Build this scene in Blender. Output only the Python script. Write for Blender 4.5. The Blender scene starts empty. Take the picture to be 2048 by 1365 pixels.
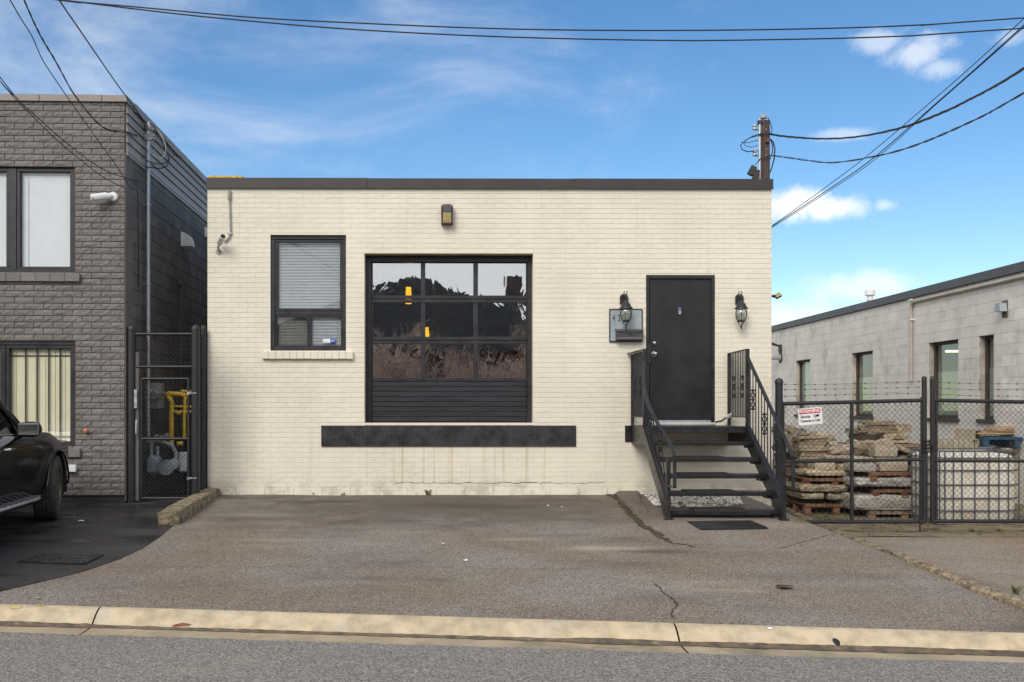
import bpy, bmesh, math, random
import numpy as np
from mathutils import Vector, Matrix
random.seed(7)
R = math.radians
SC = bpy.context.scene
COL = SC.collection

# ------------------------------------------------------------------ camera
F = 1950.0; W, H = 2048.0, 1365.0; PX, PY = 909.0, 812.0     # focal length and principal point, photograph pixels
D, HC, TH = 13.73, 1.253, 0.010                               # distance to the facade, eye height, small turn to the right
cam = bpy.data.cameras.new('camera'); camo = bpy.data.objects.new('camera', cam); COL.objects.link(camo)
cam.sensor_width = 36.0; cam.lens = 36.0*F/W
cam.shift_x = (W/2-PX)/W; cam.shift_y = (PY-H/2)/W
cam.clip_end = 3000; cam.clip_start = 0.05
camo.location = (0, -D, HC); camo.rotation_euler = (R(90), 0, -TH)
SC.camera = camo

def pdir(px, py):
    u = (px-PX)/F; v = (PY-py)/F
    return Vector((math.cos(TH)*u+math.sin(TH), -math.sin(TH)*u+math.cos(TH), v))
def at(px, py, Y):
    d = pdir(px, py); t = (Y+D)/d.y
    return Vector((0, -D, HC))+d*t
def FX(px, Y=0): return at(px, 812, Y).x
def FZ(py, Y=0): return at(980, py, Y).z

# ------------------------------------------------------------------ sky, sun, exposure
SUN_EL, SUN_AZ = R(37), R(204)     # azimuth clockwise from +Y: behind the camera, a little to the left
wd = bpy.data.worlds.new('World'); SC.world = wd; wd.use_nodes = True
def sky():
    nt = wd.node_tree; N = nt.nodes; L = nt.links; N.clear()
    out = N.new('ShaderNodeOutputWorld'); bg = N.new('ShaderNodeBackground'); L.new(bg.outputs[0], out.inputs[0])
    bg.inputs[1].default_value = 0.115
    st = N.new('ShaderNodeTexSky'); st.sky_type = 'NISHITA'; st.sun_disc = False
    st.sun_elevation = SUN_EL; st.sun_rotation = SUN_AZ; st.altitude = 100; st.air_density = 1.0; st.dust_density = 0.15; st.ozone_density = 2.4
    tc = N.new('ShaderNodeTexCoord')
    def math_(op, a, b=None, clamp=False):
        m = N.new('ShaderNodeMath'); m.operation = op; m.use_clamp = clamp
        for i, v in enumerate((a, b)):
            if v is None: continue
            if isinstance(v, (int, float)): m.inputs[i].default_value = v
            else: L.new(v, m.inputs[i])
        return m.outputs[0]
    def vmath(op, a, b=None):
        m = N.new('ShaderNodeVectorMath'); m.operation = op
        for i, v in enumerate((a, b)):
            if v is None: continue
            if isinstance(v, (tuple, list, Vector)): m.inputs[i].default_value = tuple(v)
            else: L.new(v, m.inputs[i])
        return m
    d = vmath('NORMALIZE', tc.outputs['Generated']).outputs[0]
    def noise(scale, detail, rough, vec, dist=0.0):
        n = N.new('ShaderNodeTexNoise'); n.inputs['Scale'].default_value = scale; n.inputs['Detail'].default_value = detail
        n.inputs['Roughness'].default_value = rough; n.inputs['Distortion'].default_value = dist; L.new(vec, n.inputs['Vector']); return n.outputs[0]
    # thin high cloud, thicker to the left and behind the viewer
    wis = noise(2.6, 8, 0.62, vmath('MULTIPLY', d, (1.0, 1.0, 2.2)).outputs[0], 0.6)
    bias = vmath('DOT_PRODUCT', d, (-0.56, -0.72, 0.02)).outputs['Value']
    cov = math_('ADD', wis, math_('MULTIPLY', bias, 0.55))
    mr = N.new('ShaderNodeMapRange'); mr.interpolation_type = 'SMOOTHSTEP'; L.new(cov, mr.inputs[0])
    mr.inputs[1].default_value = 0.10; mr.inputs[2].default_value = 0.68; mr.inputs[3].default_value = 0.0; mr.inputs[4].default_value = 0.85
    fac = mr.outputs[0]
    # small heaps of cumulus
    fine = noise(34, 7, 0.6, d, 0.3)
    for (px, py, rx, rz, dens) in ((1585, 414, .046, .021, .85), (1668, 418, .042, .016, .80), (1765, 84, .028, .014, .42), (1830, 106, .034, .018, .50), (1880, 136, .022, .011, .40), (1715, 572, .060, .022, .50),
                                   (1770, 411, .014, .009, .45), (1690, 270, .034, .008, .35), (2020, 75, .018, .010, .30), (1560, 640, .10, .030, .45), (2500, 330, .12, .04, .8), (-700, 420, .2, .06, .9)):
        c = pdir(px, py).normalized()
        v = vmath('MULTIPLY', vmath('SUBTRACT', d, c).outputs[0], (1/rx, 1/rx, 1/rz)).outputs[0]
        ln = vmath('LENGTH', v).outputs['Value']
        b = math_('SUBTRACT', 1.0, ln)
        b = math_('ADD', b, math_('MULTIPLY', math_('SUBTRACT', fine, 0.5), 1.7))
        m2 = N.new('ShaderNodeMapRange'); m2.interpolation_type = 'SMOOTHSTEP'; L.new(b, m2.inputs[0])
        m2.inputs[1].default_value = 0.0; m2.inputs[2].default_value = 0.85; m2.inputs[3].default_value = 0; m2.inputs[4].default_value = dens
        fac = math_('MAXIMUM', fac, m2.outputs[0])
    mix = N.new('ShaderNodeMix'); mix.data_type = 'RGBA'; L.new(fac, mix.inputs[0])
    hsv = N.new('ShaderNodeHueSaturation'); hsv.inputs['Saturation'].default_value = 1.22; hsv.inputs['Value'].default_value = 0.84; L.new(st.outputs[0], hsv.inputs['Color'])
    L.new(hsv.outputs[0], mix.inputs[6]); mix.inputs[7].default_value = (7.3, 7.25, 7.1, 1)
    L.new(mix.outputs[2], bg.inputs[0])
sky()
sl = bpy.data.lights.new('sun', 'SUN'); so = bpy.data.objects.new('sun', sl); COL.objects.link(so)
sl.energy = 1.5; sl.angle = R(28); sl.color = (1.0, 0.93, 0.83)
sdir = Vector((math.sin(SUN_AZ)*math.cos(SUN_EL), math.cos(SUN_AZ)*math.cos(SUN_EL), math.sin(SUN_EL)))
so.rotation_euler = (-sdir).to_track_quat('-Z', 'Y').to_euler(); so.location = (0, -20, 20)
SC.view_settings.view_transform = 'Standard'; SC.view_settings.look = 'None'; SC.view_settings.gamma = 1.0
SC.view_settings.use_curve_mapping = False; SC.view_settings.exposure = 0.56
SC.cycles.max_bounces = 8; SC.cycles.transparent_max_bounces = 16

# ------------------------------------------------------------------ materials
MATS = {}
def nodes(name):
    m = bpy.data.materials.new(name); m.use_nodes = True; nt = m.node_tree
    return m, nt.nodes, nt.links, nt.nodes['Principled BSDF']
def link_noise(N, L, scale, detail=5, rough=0.55, stretch=None, kind='noise', dist=0.0):
    g = N.new('ShaderNodeNewGeometry'); v = g.outputs['Position']
    if stretch:
        mp = N.new('ShaderNodeVectorMath'); mp.operation = 'MULTIPLY'; mp.inputs[1].default_value = stretch; L.new(v, mp.inputs[0]); v = mp.outputs[0]
    if kind == 'noise':
        n = N.new('ShaderNodeTexNoise'); n.inputs['Detail'].default_value = detail; n.inputs['Roughness'].default_value = rough; n.inputs['Distortion'].default_value = dist
    else:
        n = N.new('ShaderNodeTexVoronoi')
    n.inputs['Scale'].default_value = scale; L.new(v, n.inputs['Vector']); return n
def ramp(N, L, src, lo, hi, a=0.0, b=1.0):
    r = N.new('ShaderNodeMapRange'); r.interpolation_type = 'SMOOTHSTEP'; L.new(src, r.inputs[0])
    r.inputs[1].default_value = lo; r.inputs[2].default_value = hi; r.inputs[3].default_value = a; r.inputs[4].default_value = b; return r.outputs[0]
def mixc(N, L, fac, a, b, mode='MIX'):
    m = N.new('ShaderNodeMix'); m.data_type = 'RGBA'; m.blend_type = mode
    if isinstance(fac, (int, float)): m.inputs[0].default_value = fac
    else: L.new(fac, m.inputs[0])
    for i, v in ((6, a), (7, b)):
        if isinstance(v, tuple): m.inputs[i].default_value = v if len(v) == 4 else (*v, 1)
        else: L.new(v, m.inputs[i])
    return m.outputs[2]
def bump(N, L, P, src, dist, strength=1.0, prev=None):
    b = N.new('ShaderNodeBump'); b.inputs['Distance'].default_value = dist; b.inputs['Strength'].default_value = strength
    L.new(src, b.inputs['Height'])
    if prev: L.new(prev, b.inputs['Normal'])
    L.new(b.outputs[0], P.inputs['Normal']); return b.outputs[0]
def mat(name, col, rough=0.6, metal=0.0, var=0.15, scale=6.0, bmp=0.0, bscale=60.0, rnd=0.0, wear=None, wscale=12.0, wlo=0.58, whi=0.70, stretch=None, spec=0.5, emit=None, rvar=0.0):
    """plain procedural material: mottled colour, optional wear colour, fine relief, per-object tint"""
    if name in MATS: return MATS[name]
    m, N, L, P = nodes(name); MATS[name] = m
    n = link_noise(N, L, scale, 6, 0.6, stretch)
    lo = tuple(c*(1-var) for c in col); hi = tuple(min(1, c*(1+var)) for c in col)
    c = mixc(N, L, ramp(N, L, n.outputs[0], 0.3, 0.7), lo, hi)
    if wear:
        w = link_noise(N, L, wscale, 7, 0.65, stretch)
        c = mixc(N, L, ramp(N, L, w.outputs[0], wlo, whi), c, wear)
    if rnd:
        oi = N.new('ShaderNodeObjectInfo')
        c = mixc(N, L, 1.0, c, ramp(N, L, oi.outputs['Random'], 0, 1, 1-rnd, 1.0), 'MULTIPLY')
    L.new(c, P.inputs['Base Color'])
    P.inputs['Roughness'].default_value = rough; P.inputs['Metallic'].default_value = metal; P.inputs['Specular IOR Level'].default_value = spec
    if rvar: L.new(ramp(N, L, n.outputs[0], 0.3, 0.7, max(0, rough-rvar), min(1, rough+rvar)), P.inputs['Roughness'])
    if bmp: bump(N, L, P, link_noise(N, L, bscale, 4).outputs[0], bmp)
    if emit: P.inputs['Emission Color'].default_value = (*emit[:3], 1); P.inputs['Emission Strength'].default_value = emit[3]
    return m

def m_asphalt(name, col, agg=0.55, dark=None, wet=0.0, brown=None, scale=120, spots=()):
    m, N, L, P = nodes(name); MATS[name] = m
    v = link_noise(N, L, scale, kind='v')                # stones of the aggregate
    cs = N.new('ShaderNodeSeparateColor'); L.new(v.outputs['Color'], cs.inputs[0])
    c = mixc(N, L, ramp(N, L, cs.outputs[0], 0.0, 1.0), tuple(x*(1-agg) for x in col), tuple(x*(1+agg) for x in col))
    v2 = link_noise(N, L, scale*0.75, kind='v'); cs2 = N.new('ShaderNodeSeparateColor'); L.new(v2.outputs['Color'], cs2.inputs[0])
    c = mixc(N, L, ramp(N, L, cs2.outputs[1], 0.86, 0.97, 0, 0.10 if wet else 0.5), c, (0.50, 0.45, 0.39))      # pale stones
    c = mixc(N, L, ramp(N, L, cs2.outputs[0], 0.90, 0.97, 0, 0.5), c, tuple(x*0.35 for x in col))
    big = link_noise(N, L, 0.55, 6, 0.55)
    if brown: c = mixc(N, L, ramp(N, L, big.outputs[0], 0.38, 0.60, 0.15, 0.85), c, brown, 'MULTIPLY')
    if dark:
        st = link_noise(N, L, 0.8, 6, 0.62, (0.6, 1.5, 1.0), dist=0.4)
        c = mixc(N, L, ramp(N, L, st.outputs[0], 0.50, 0.74, 0, dark), c, tuple(x*0.38 for x in col))
        st2 = link_noise(N, L, 1.3, 6, 0.65, (0.5, 1.6, 1.0))
        c = mixc(N, L, ramp(N, L, st2.outputs[0], 0.58, 0.76, 0, 0.35), c, (0.44, 0.37, 0.28))
    if spots:
        wob = link_noise(N, L, 2.6, 6, 0.65); g = N.new('ShaderNodeNewGeometry')
        for (x, y, rx, ry, colr, k) in spots:
            a = N.new('ShaderNodeVectorMath'); a.operation = 'SUBTRACT'; L.new(g.outputs['Position'], a.inputs[0]); a.inputs[1].default_value = (x, y, 0)
            b = N.new('ShaderNodeVectorMath'); b.operation = 'MULTIPLY'; L.new(a.outputs[0], b.inputs[0]); b.inputs[1].default_value = (1/rx, 1/ry, 0)
            ln = N.new('ShaderNodeVectorMath'); ln.operation = 'LENGTH'; L.new(b.outputs[0], ln.inputs[0])
            ad = N.new('ShaderNodeMath'); ad.operation = 'MULTIPLY_ADD'; L.new(wob.outputs[0], ad.inputs[0]); ad.inputs[1].default_value = 1.6; L.new(ln.outputs['Value'], ad.inputs[2])
            c = mixc(N, L, ramp(N, L, ad.outputs[0], 1.0, 1.9, k, 0), c, colr)
    if wet:
        w = link_noise(N, L, 1.1, 5, 0.6, (0.6, 1.6, 1.0), dist=0.6); c = mixc(N, L, ramp(N, L, w.outputs[0], 0.38, 0.60), tuple(x*1.9 for x in col), c)
    L.new(c, P.inputs['Base Color'])
    if wet:
        L.new(ramp(N, L, w.outputs[0], 0.42, 0.62, 0.80, 0.80-wet), P.inputs['Roughness'])
    else: P.inputs['Roughness'].default_value = 0.9
    P.inputs['Specular IOR Level'].default_value = 0.3
    b = bump(N, L, P, v.outputs['Distance'], 0.004, 0.35)
    bump(N, L, P, link_noise(N, L, 14, 5).outputs[0], 0.010, 0.35, b)
    return m

def m_paintbrick(name, col, stain=True):
    m, N, L, P = nodes(name); MATS[name] = m
    g = N.new('ShaderNodeNewGeometry'); sp = N.new('ShaderNodeSeparateXYZ'); L.new(g.outputs['Position'], sp.inputs[0])
    n = link_noise(N, L, 1.1, 6, 0.6); n2 = link_noise(N, L, 9, 5, 0.6, (0.35, 1, 1.6))
    c = mixc(N, L, ramp(N, L, n.outputs[0], 0.3, 0.7), tuple(x*0.93 for x in col), tuple(min(1, x*1.05) for x in col))
    c = mixc(N, L, ramp(N, L, n2.outputs[0], 0.45, 0.75, 0, 0.30), c, tuple(x*y for x, y in zip(col, (0.86, 0.87, 0.90))))
    oi = N.new('ShaderNodeObjectInfo')
    # rust streaks running down under the steel plate
    def band(out, a, b, s):
        u = ramp(N, L, out, a, a+s); d = ramp(N, L, out, b-s, b, 1, 0)
        k = N.new('ShaderNodeMath'); k.operation = 'MULTIPLY'; L.new(u, k.inputs[0]); L.new(d, k.inputs[1]); return k.outputs[0]
    st = link_noise(N, L, 16, 4, 0.7, (1, 1, 0.015))
    k = N.new('ShaderNodeMath'); k.operation = 'MULTIPLY'; L.new(ramp(N, L, st.outputs[0], 0.50, 0.68, 0, 0.42), k.inputs[0])
    kb = N.new('ShaderNodeMath'); kb.operation = 'MULTIPLY'; L.new(band(sp.outputs[0], -1.25, 1.75, 0.3), kb.inputs[0]); L.new(band(sp.outputs[2], 0.12, 0.70, 0.05), kb.inputs[1])
    L.new(kb.outputs[0], k.inputs[1]); c = mixc(N, L, k.outputs[0], c, (0.42, 0.29, 0.13))
    # general faint weather streaks and grime specks
    st2 = link_noise(N, L, 5, 5, 0.65, (1, 1, 0.06)); c = mixc(N, L, ramp(N, L, st2.outputs[0], 0.55, 0.75, 0, 0.22), c, (0.46, 0.42, 0.33))
    gr = link_noise(N, L, 3.0, 8, 0.7); kk = N.new('ShaderNodeMath'); kk.operation = 'MULTIPLY'
    L.new(ramp(N, L, gr.outputs[0], 0.45, 0.62), kk.inputs[0]); L.new(ramp(N, L, sp.outputs[2], 0.02, 0.32, 0.55, 0.0), kk.inputs[1])
    c = mixc(N, L, kk.outputs[0], c, (0.33, 0.31, 0.24))      # splash dirt at the foot of the wall
    sk = link_noise(N, L, 26, 2, 0.5); c = mixc(N, L, ramp(N, L, sk.outputs[0], 0.755, 0.775, 0, 0.8), c, (0.16, 0.12, 0.09))
    L.new(c, P.inputs['Base Color']); P.inputs['Roughness'].default_value = 0.62; P.inputs['Specular IOR Level'].default_value = 0.35
    bump(N, L, P, link_noise(N, L, 40, 6, 0.6).outputs[0], 0.004, 0.8)
    return m

def m_glass(name, refl=0.25, rough=0.0, tint=(0.9, 0.95, 0.95), wav=0.0, wscale=5.0, coat=(1, 1, 1)):
    m, N, L, P = nodes(name); MATS[name] = m
    N.remove(P); out = N['Material Output']
    gl = N.new('ShaderNodeBsdfGlossy'); gl.inputs['Roughness'].default_value = rough; gl.inputs['Color'].default_value = (*coat, 1)
    tr = N.new('ShaderNodeBsdfTransparent'); tr.inputs['Color'].default_value = (*tint, 1)
    lw_ = N.new('ShaderNodeLayerWeight'); pw = N.new('ShaderNodeMath'); pw.operation = 'POWER'; L.new(lw_.outputs['Facing'], pw.inputs[0]); pw.inputs[1].default_value = 5.0
    a = N.new('ShaderNodeMath'); a.operation = 'MULTIPLY_ADD'; a.use_clamp = True; L.new(pw.outputs[0], a.inputs[0]); a.inputs[1].default_value = 0.6; a.inputs[2].default_value = refl+0.04
    mx = N.new('ShaderNodeMixShader'); L.new(a.outputs[0], mx.inputs[0]); L.new(tr.outputs[0], mx.inputs[1]); L.new(gl.outputs[0], mx.inputs[2]); L.new(mx.outputs[0], out.inputs[0])
    if wav:
        n = link_noise(N, L, wscale, 3, 0.5, (1, 1, 0.6), dist=1.2); b = N.new('ShaderNodeBump'); b.inputs['Distance'].default_value = wav; L.new(n.outputs[0], b.inputs['Height'])
        L.new(b.outputs[0], gl.inputs['Normal'])
    return m

OIL, DUST = (0.075, 0.060, 0.048), (0.40, 0.35, 0.27)
M_DRIVE = m_asphalt('asphalt_worn', (0.226, 0.203, 0.181), 0.55, 0.62, 0.0, (0.86, 0.74, 0.62), 120,
    [(.1, -1.0, 4.4, 2.7, (.098, .083, .070), .80), (-1.6, -0.75, .75, .30, OIL, .75), (.35, -1.15, 1.3, .38, OIL, .70), (1.55, -0.55, .9, .22, OIL, .45), (-2.7, -0.35, .8, .2, OIL, .5), (2.05, -4.25, .45, .16, OIL, .7), (-.9, -2.5, 1.2, .25, OIL, .35),
     (1.55, -4.10, .62, .17, DUST, .6), (.75, -3.55, .45, .13, DUST, .35), (-1.7, -3.7, .6, .15, DUST, .3), (-2.3, -1.9, .8, .25, DUST, .25), (3.4, -2.6, .9, .35, DUST, .3), (3.3, -5.3, 1.2, .25, OIL, .3)])
M_ROAD = m_asphalt('asphalt_road', (0.210, 0.195, 0.178), 0.50, 0.14, scale=115)
M_DARK = m_asphalt('asphalt_wet', (0.030, 0.028, 0.028), 0.35, 0.0, 0.55, None, 130)
M_LANE = m_asphalt('asphalt_lane', (0.26, 0.225, 0.185), 0.55, 0.35, 0.0, (0.9, 0.8, 0.7))
M_CONC = mat('concrete_kerb', (0.50, 0.41, 0.28), 0.88, 0, 0.22, 7.0, 0.006, 60, wear=(0.53, 0.47, 0.37), wscale=3.2, wlo=0.50, whi=0.72)
M_GUT = mat('concrete_gutter', (0.37, 0.30, 0.205), 0.85, 0, 0.18, 3.0, 0.003, 60, wear=(0.22, 0.18, 0.13), wscale=1.6, wlo=0.5, whi=0.7)
M_OLDC = mat('concrete_old', (0.27, 0.215, 0.145), 0.92, 0, 0.40, 18, 0.03, 30, wear=(0.10, 0.082, 0.05), wscale=8, wlo=0.46, whi=0.64)
M_DIRT = mat('yard_dirt', (0.20, 0.16, 0.11), 0.95, 0, 0.4, 4, 0.02, 18, wear=(0.13, 0.125, 0.055), wscale=2.5, wlo=0.5, whi=0.7)
M_BRICK = m_paintbrick('cream_painted_brick', (0.765, 0.718, 0.612))
M_JOINT = m_paintbrick('cream_painted_joint', (0.72, 0.665, 0.55))
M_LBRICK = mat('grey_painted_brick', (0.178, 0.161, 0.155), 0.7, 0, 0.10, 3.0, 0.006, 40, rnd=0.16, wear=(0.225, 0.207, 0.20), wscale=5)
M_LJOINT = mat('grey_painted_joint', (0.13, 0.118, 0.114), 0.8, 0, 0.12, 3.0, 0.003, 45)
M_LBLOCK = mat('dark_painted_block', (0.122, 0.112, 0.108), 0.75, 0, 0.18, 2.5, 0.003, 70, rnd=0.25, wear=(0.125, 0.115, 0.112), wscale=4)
M_LBJ = mat('dark_block_joint', (0.036, 0.034, 0.034), 0.9)
M_RBLOCK = mat('white_painted_block', (0.76, 0.73, 0.69), 0.8, 0, 0.08, 2.0, 0.003, 60, rnd=0.14, wear=(0.56, 0.53, 0.49), wscale=1.7, wlo=0.50, whi=0.72)
M_RJOINT = mat('white_block_joint', (0.42, 0.38, 0.34), 0.9, 0, 0.3, 3)
M_FLASH = mat('brown_flashing', (0.050, 0.044, 0.045), 0.45, 0.3, 0.12, 3, rvar=0.1)
M_FLASHL = mat('taupe_flashing', (0.23, 0.20, 0.184), 0.5, 0.2, 0.08, 3, rvar=0.1)
M_SIDING = mat('taupe_siding', (0.30, 0.262, 0.238), 0.55, 0.1, 0.08, 2.5, rnd=0.1)
M_BLACK = mat('black_paint', (0.017, 0.017, 0.020), 0.38, 0, 0.25, 8, 0.001, 90, rvar=0.12, wear=(0.035, 0.034, 0.036), wscale=7)
M_FRAME = mat('black_window_frame', (0.020, 0.019, 0.024), 0.40, 0, 0.2, 6, rvar=0.1)
M_DOOR = mat('navy_black_door', (0.0095, 0.0105, 0.0145), 0.46, 0, 0.3, 2.5, 0.001, 120, wear=(0.034, 0.036, 0.042), wscale=18, wlo=0.62, whi=0.76, rvar=0.12)
M_PLANK = mat('navy_plank', (0.017, 0.018, 0.025), 0.5, 0, 0.45, 9, 0.0015, 40, stretch=(0.25, 1, 2.5), rnd=0.2)
M_STEEL = mat('galvanised_steel', (0.42, 0.44, 0.46), 0.42, 0.75, 0.18, 14, rvar=0.15)
M_ALU = mat('aluminium', (0.62, 0.64, 0.66), 0.35, 0.8, 0.1, 8)
M_WHITE = mat('white_plastic', (0.72, 0.73, 0.74), 0.45, 0, 0.05, 8)
M_BLIND = mat('white_blind', (0.60, 0.64, 0.68), 0.5, 0, 0.04, 4)
M_BLINDY = mat('cream_blind', (0.74, 0.69, 0.50), 0.6, 0, 0.06, 2)
M_GREYP = mat('grey_plastic', (0.30, 0.30, 0.29), 0.5, 0, 0.1, 8)
M_BEIGE = mat('beige_plastic', (0.36, 0.33, 0.26), 0.55, 0, 0.1, 12)
M_WIRE = mat('black_cable', (0.016, 0.016, 0.017), 0.6, 0, 0.2, 10)
M_WIREG = mat('grey_cable', (0.45, 0.45, 0.44), 0.5, 0, 0.1, 10)
M_YEL = mat('yellow_pipe_paint', (0.62, 0.40, 0.02), 0.5, 0, 0.25, 12, wear=(0.30, 0.13, 0.03), wscale=9)
M_METER = mat('grey_meter_paint', (0.36, 0.40, 0.43), 0.5, 0.1, 0.2, 9, wear=(0.10, 0.10, 0.10), wscale=7)
M_WOODP = mat('weathered_wood', (0.29, 0.215, 0.145), 0.85, 0, 0.35, 5, 0.004, 30, rnd=0.35, stretch=(1, 1, 6))
M_WOODO = mat('orange_wood', (0.23, 0.115, 0.06), 0.85, 0, 0.4, 5, 0.004, 30, rnd=0.3, wear=(0.13, 0.09, 0.06), wscale=5)
M_WOODB = mat('blue_pallet_wood', (0.025, 0.075, 0.135), 0.8, 0, 0.4, 6, 0.004, 30, wear=(0.14, 0.12, 0.10), wscale=8)
M_STONE = mat('tan_stone', (0.46, 0.375, 0.265), 0.9, 0, 0.30, 7, 0.010, 22, rnd=0.35, wear=(0.17, 0.14, 0.10), wscale=6)
M_BLOCKC = mat('concrete_block', (0.45, 0.39, 0.30), 0.9, 0, 0.15, 9, 0.006, 60, rnd=0.2)
M_WRAP = mat('stretch_wrap', (0.40, 0.375, 0.34), 0.28, 0, 0.35, 9, 0.014, 22, stretch=(1, 1, 4), wear=(0.17, 0.14, 0.11), wscale=6, wlo=0.5, whi=0.7)
M_TANK = mat('milky_plastic_tank', (0.84, 0.80, 0.71), 0.35, 0, 0.05, 3, wear=(0.58, 0.46, 0.34), wscale=2.2, wlo=0.5, whi=0.75)
M_CAGE = mat('galvanised_cage', (0.13, 0.14, 0.16), 0.5, 0.4, 0.2, 10)
M_VINYL = mat('black_vinyl_wire', (0.020, 0.020, 0.022), 0.45, 0, 0.2, 12)
M_RUST = mat('rusty_barbed_wire', (0.055, 0.048, 0.045), 0.7, 0.2, 0.3, 20)
M_RUBBER = mat('black_rubber', (0.018, 0.018, 0.019), 0.75, 0, 0.25, 14, 0.002, 80)
M_POLE = mat('brown_creosote_post', (0.075, 0.050, 0.045), 0.85, 0, 0.35, 18, 0.004, 40, stretch=(1, 1, 0.2), wear=(0.12, 0.09, 0.08), wscale=12)
M_BOARD = mat('galvanised_board', (0.36, 0.41, 0.44), 0.5, 0.25, 0.12, 6, rvar=0.1)
M_RED = mat('sign_red', (0.50, 0.035, 0.055), 0.5, 0, 0.06, 6)
M_INK = mat('black_ink', (0.012, 0.012, 0.014), 0.6)
M_BLUE = mat('sticker_blue', (0.02, 0.06, 0.35), 0.4)
M_PAPER = mat('white_paper', (0.78, 0.78, 0.80), 0.7)
M_LEAF = mat('dry_leaf', (0.20, 0.065, 0.03), 0.8, 0, 0.3, 30)
M_WEED = mat('weed_green', (0.085, 0.11, 0.022), 0.7, 0, 0.4, 20)
M_GRASS = mat('yard_grass', (0.14, 0.125, 0.045), 0.8, 0, 0.5, 5)
M_PEBB = mat('white_pebble', (0.60, 0.58, 0.54), 0.7, 0, 0.35, 25)
M_CRACK = mat('crack_dirt', (0.032, 0.026, 0.020), 0.95, 0, 0.4, 15)
M_MOSS = mat('moss_dirt', (0.060, 0.045, 0.018), 0.95, 0, 0.5, 12, 0.01, 40)
M_YPAINT = mat('faded_yellow_mark', (0.56, 0.43, 0.14), 0.8, 0, 0.2, 20)
M_INTW = mat('interior_wall', (0.22, 0.20, 0.185), 0.8, 0, 0.2, 1)
M_INTF = mat('interior_floor', (0.16, 0.13, 0.11), 0.5, 0, 0.2, 1)
M_TABLE = mat('brown_furniture', (0.30, 0.12, 0.035), 0.5, 0, 0.3, 4)
M_LAMP = mat('lit_yellow_shade', (0.9, 0.55, 0.05), 0.6, 0, 0.05, 4, emit=(1.0, 0.52, 0.015, 2.2))
M_LENS = mat('yellowed_lens', (0.40, 0.33, 0.14), 0.35, 0, 0.3, 30, 0.003, 70)
M_LGLASS = m_glass('lantern_glass', 0.18, 0.08, (0.80, 0.82, 0.76))
M_GDOOR = m_glass('wavy_polycarbonate', 0.34, 0.0, (0.88, 0.88, 0.88), 0.0014, 2.6)
M_PANE = m_glass('window_pane', 0.0, 0.0, (0.985, 0.992, 0.992))
M_PANED = m_glass('dim_pane', 0.05, 0.01, (0.88, 0.92, 0.90))
M_CARGL = m_glass('car_window', 0.10, 0.0, (0.10, 0.12, 0.11))
M_CAR = mat('black_car_paint', (0.006, 0.006, 0.008), 0.10, 0, 0.2, 3, spec=0.6, wear=(0.02, 0.02, 0.021), wscale=2.0, wlo=0.5, whi=0.8, rvar=0.05)
M_CHROME = mat('chrome', (0.66, 0.67, 0.68), 0.12, 1.0, 0.05, 6)
M_TYRE = mat('dusty_tyre', (0.055, 0.052, 0.048), 0.85, 0, 0.25, 12, wear=(0.07, 0.062, 0.052), wscale=8)
M_RIM = mat('dusty_rim', (0.16, 0.135, 0.10), 0.5, 0.6, 0.25, 12)
M_ROOFT = mat('grey_shingle', (0.10, 0.095, 0.09), 0.9, 0, 0.3, 8)
M_HOUSE = mat('brown_brick_house', (0.15, 0.10, 0.082), 0.9, 0, 0.25, 6)
M_BARK = mat('bare_bark', (0.66, 0.50, 0.41), 0.9, 0, 0.3, 9)
M_LAWN = mat('winter_lawn', (0.10, 0.095, 0.045), 0.95, 0, 0.35, 2)

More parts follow.
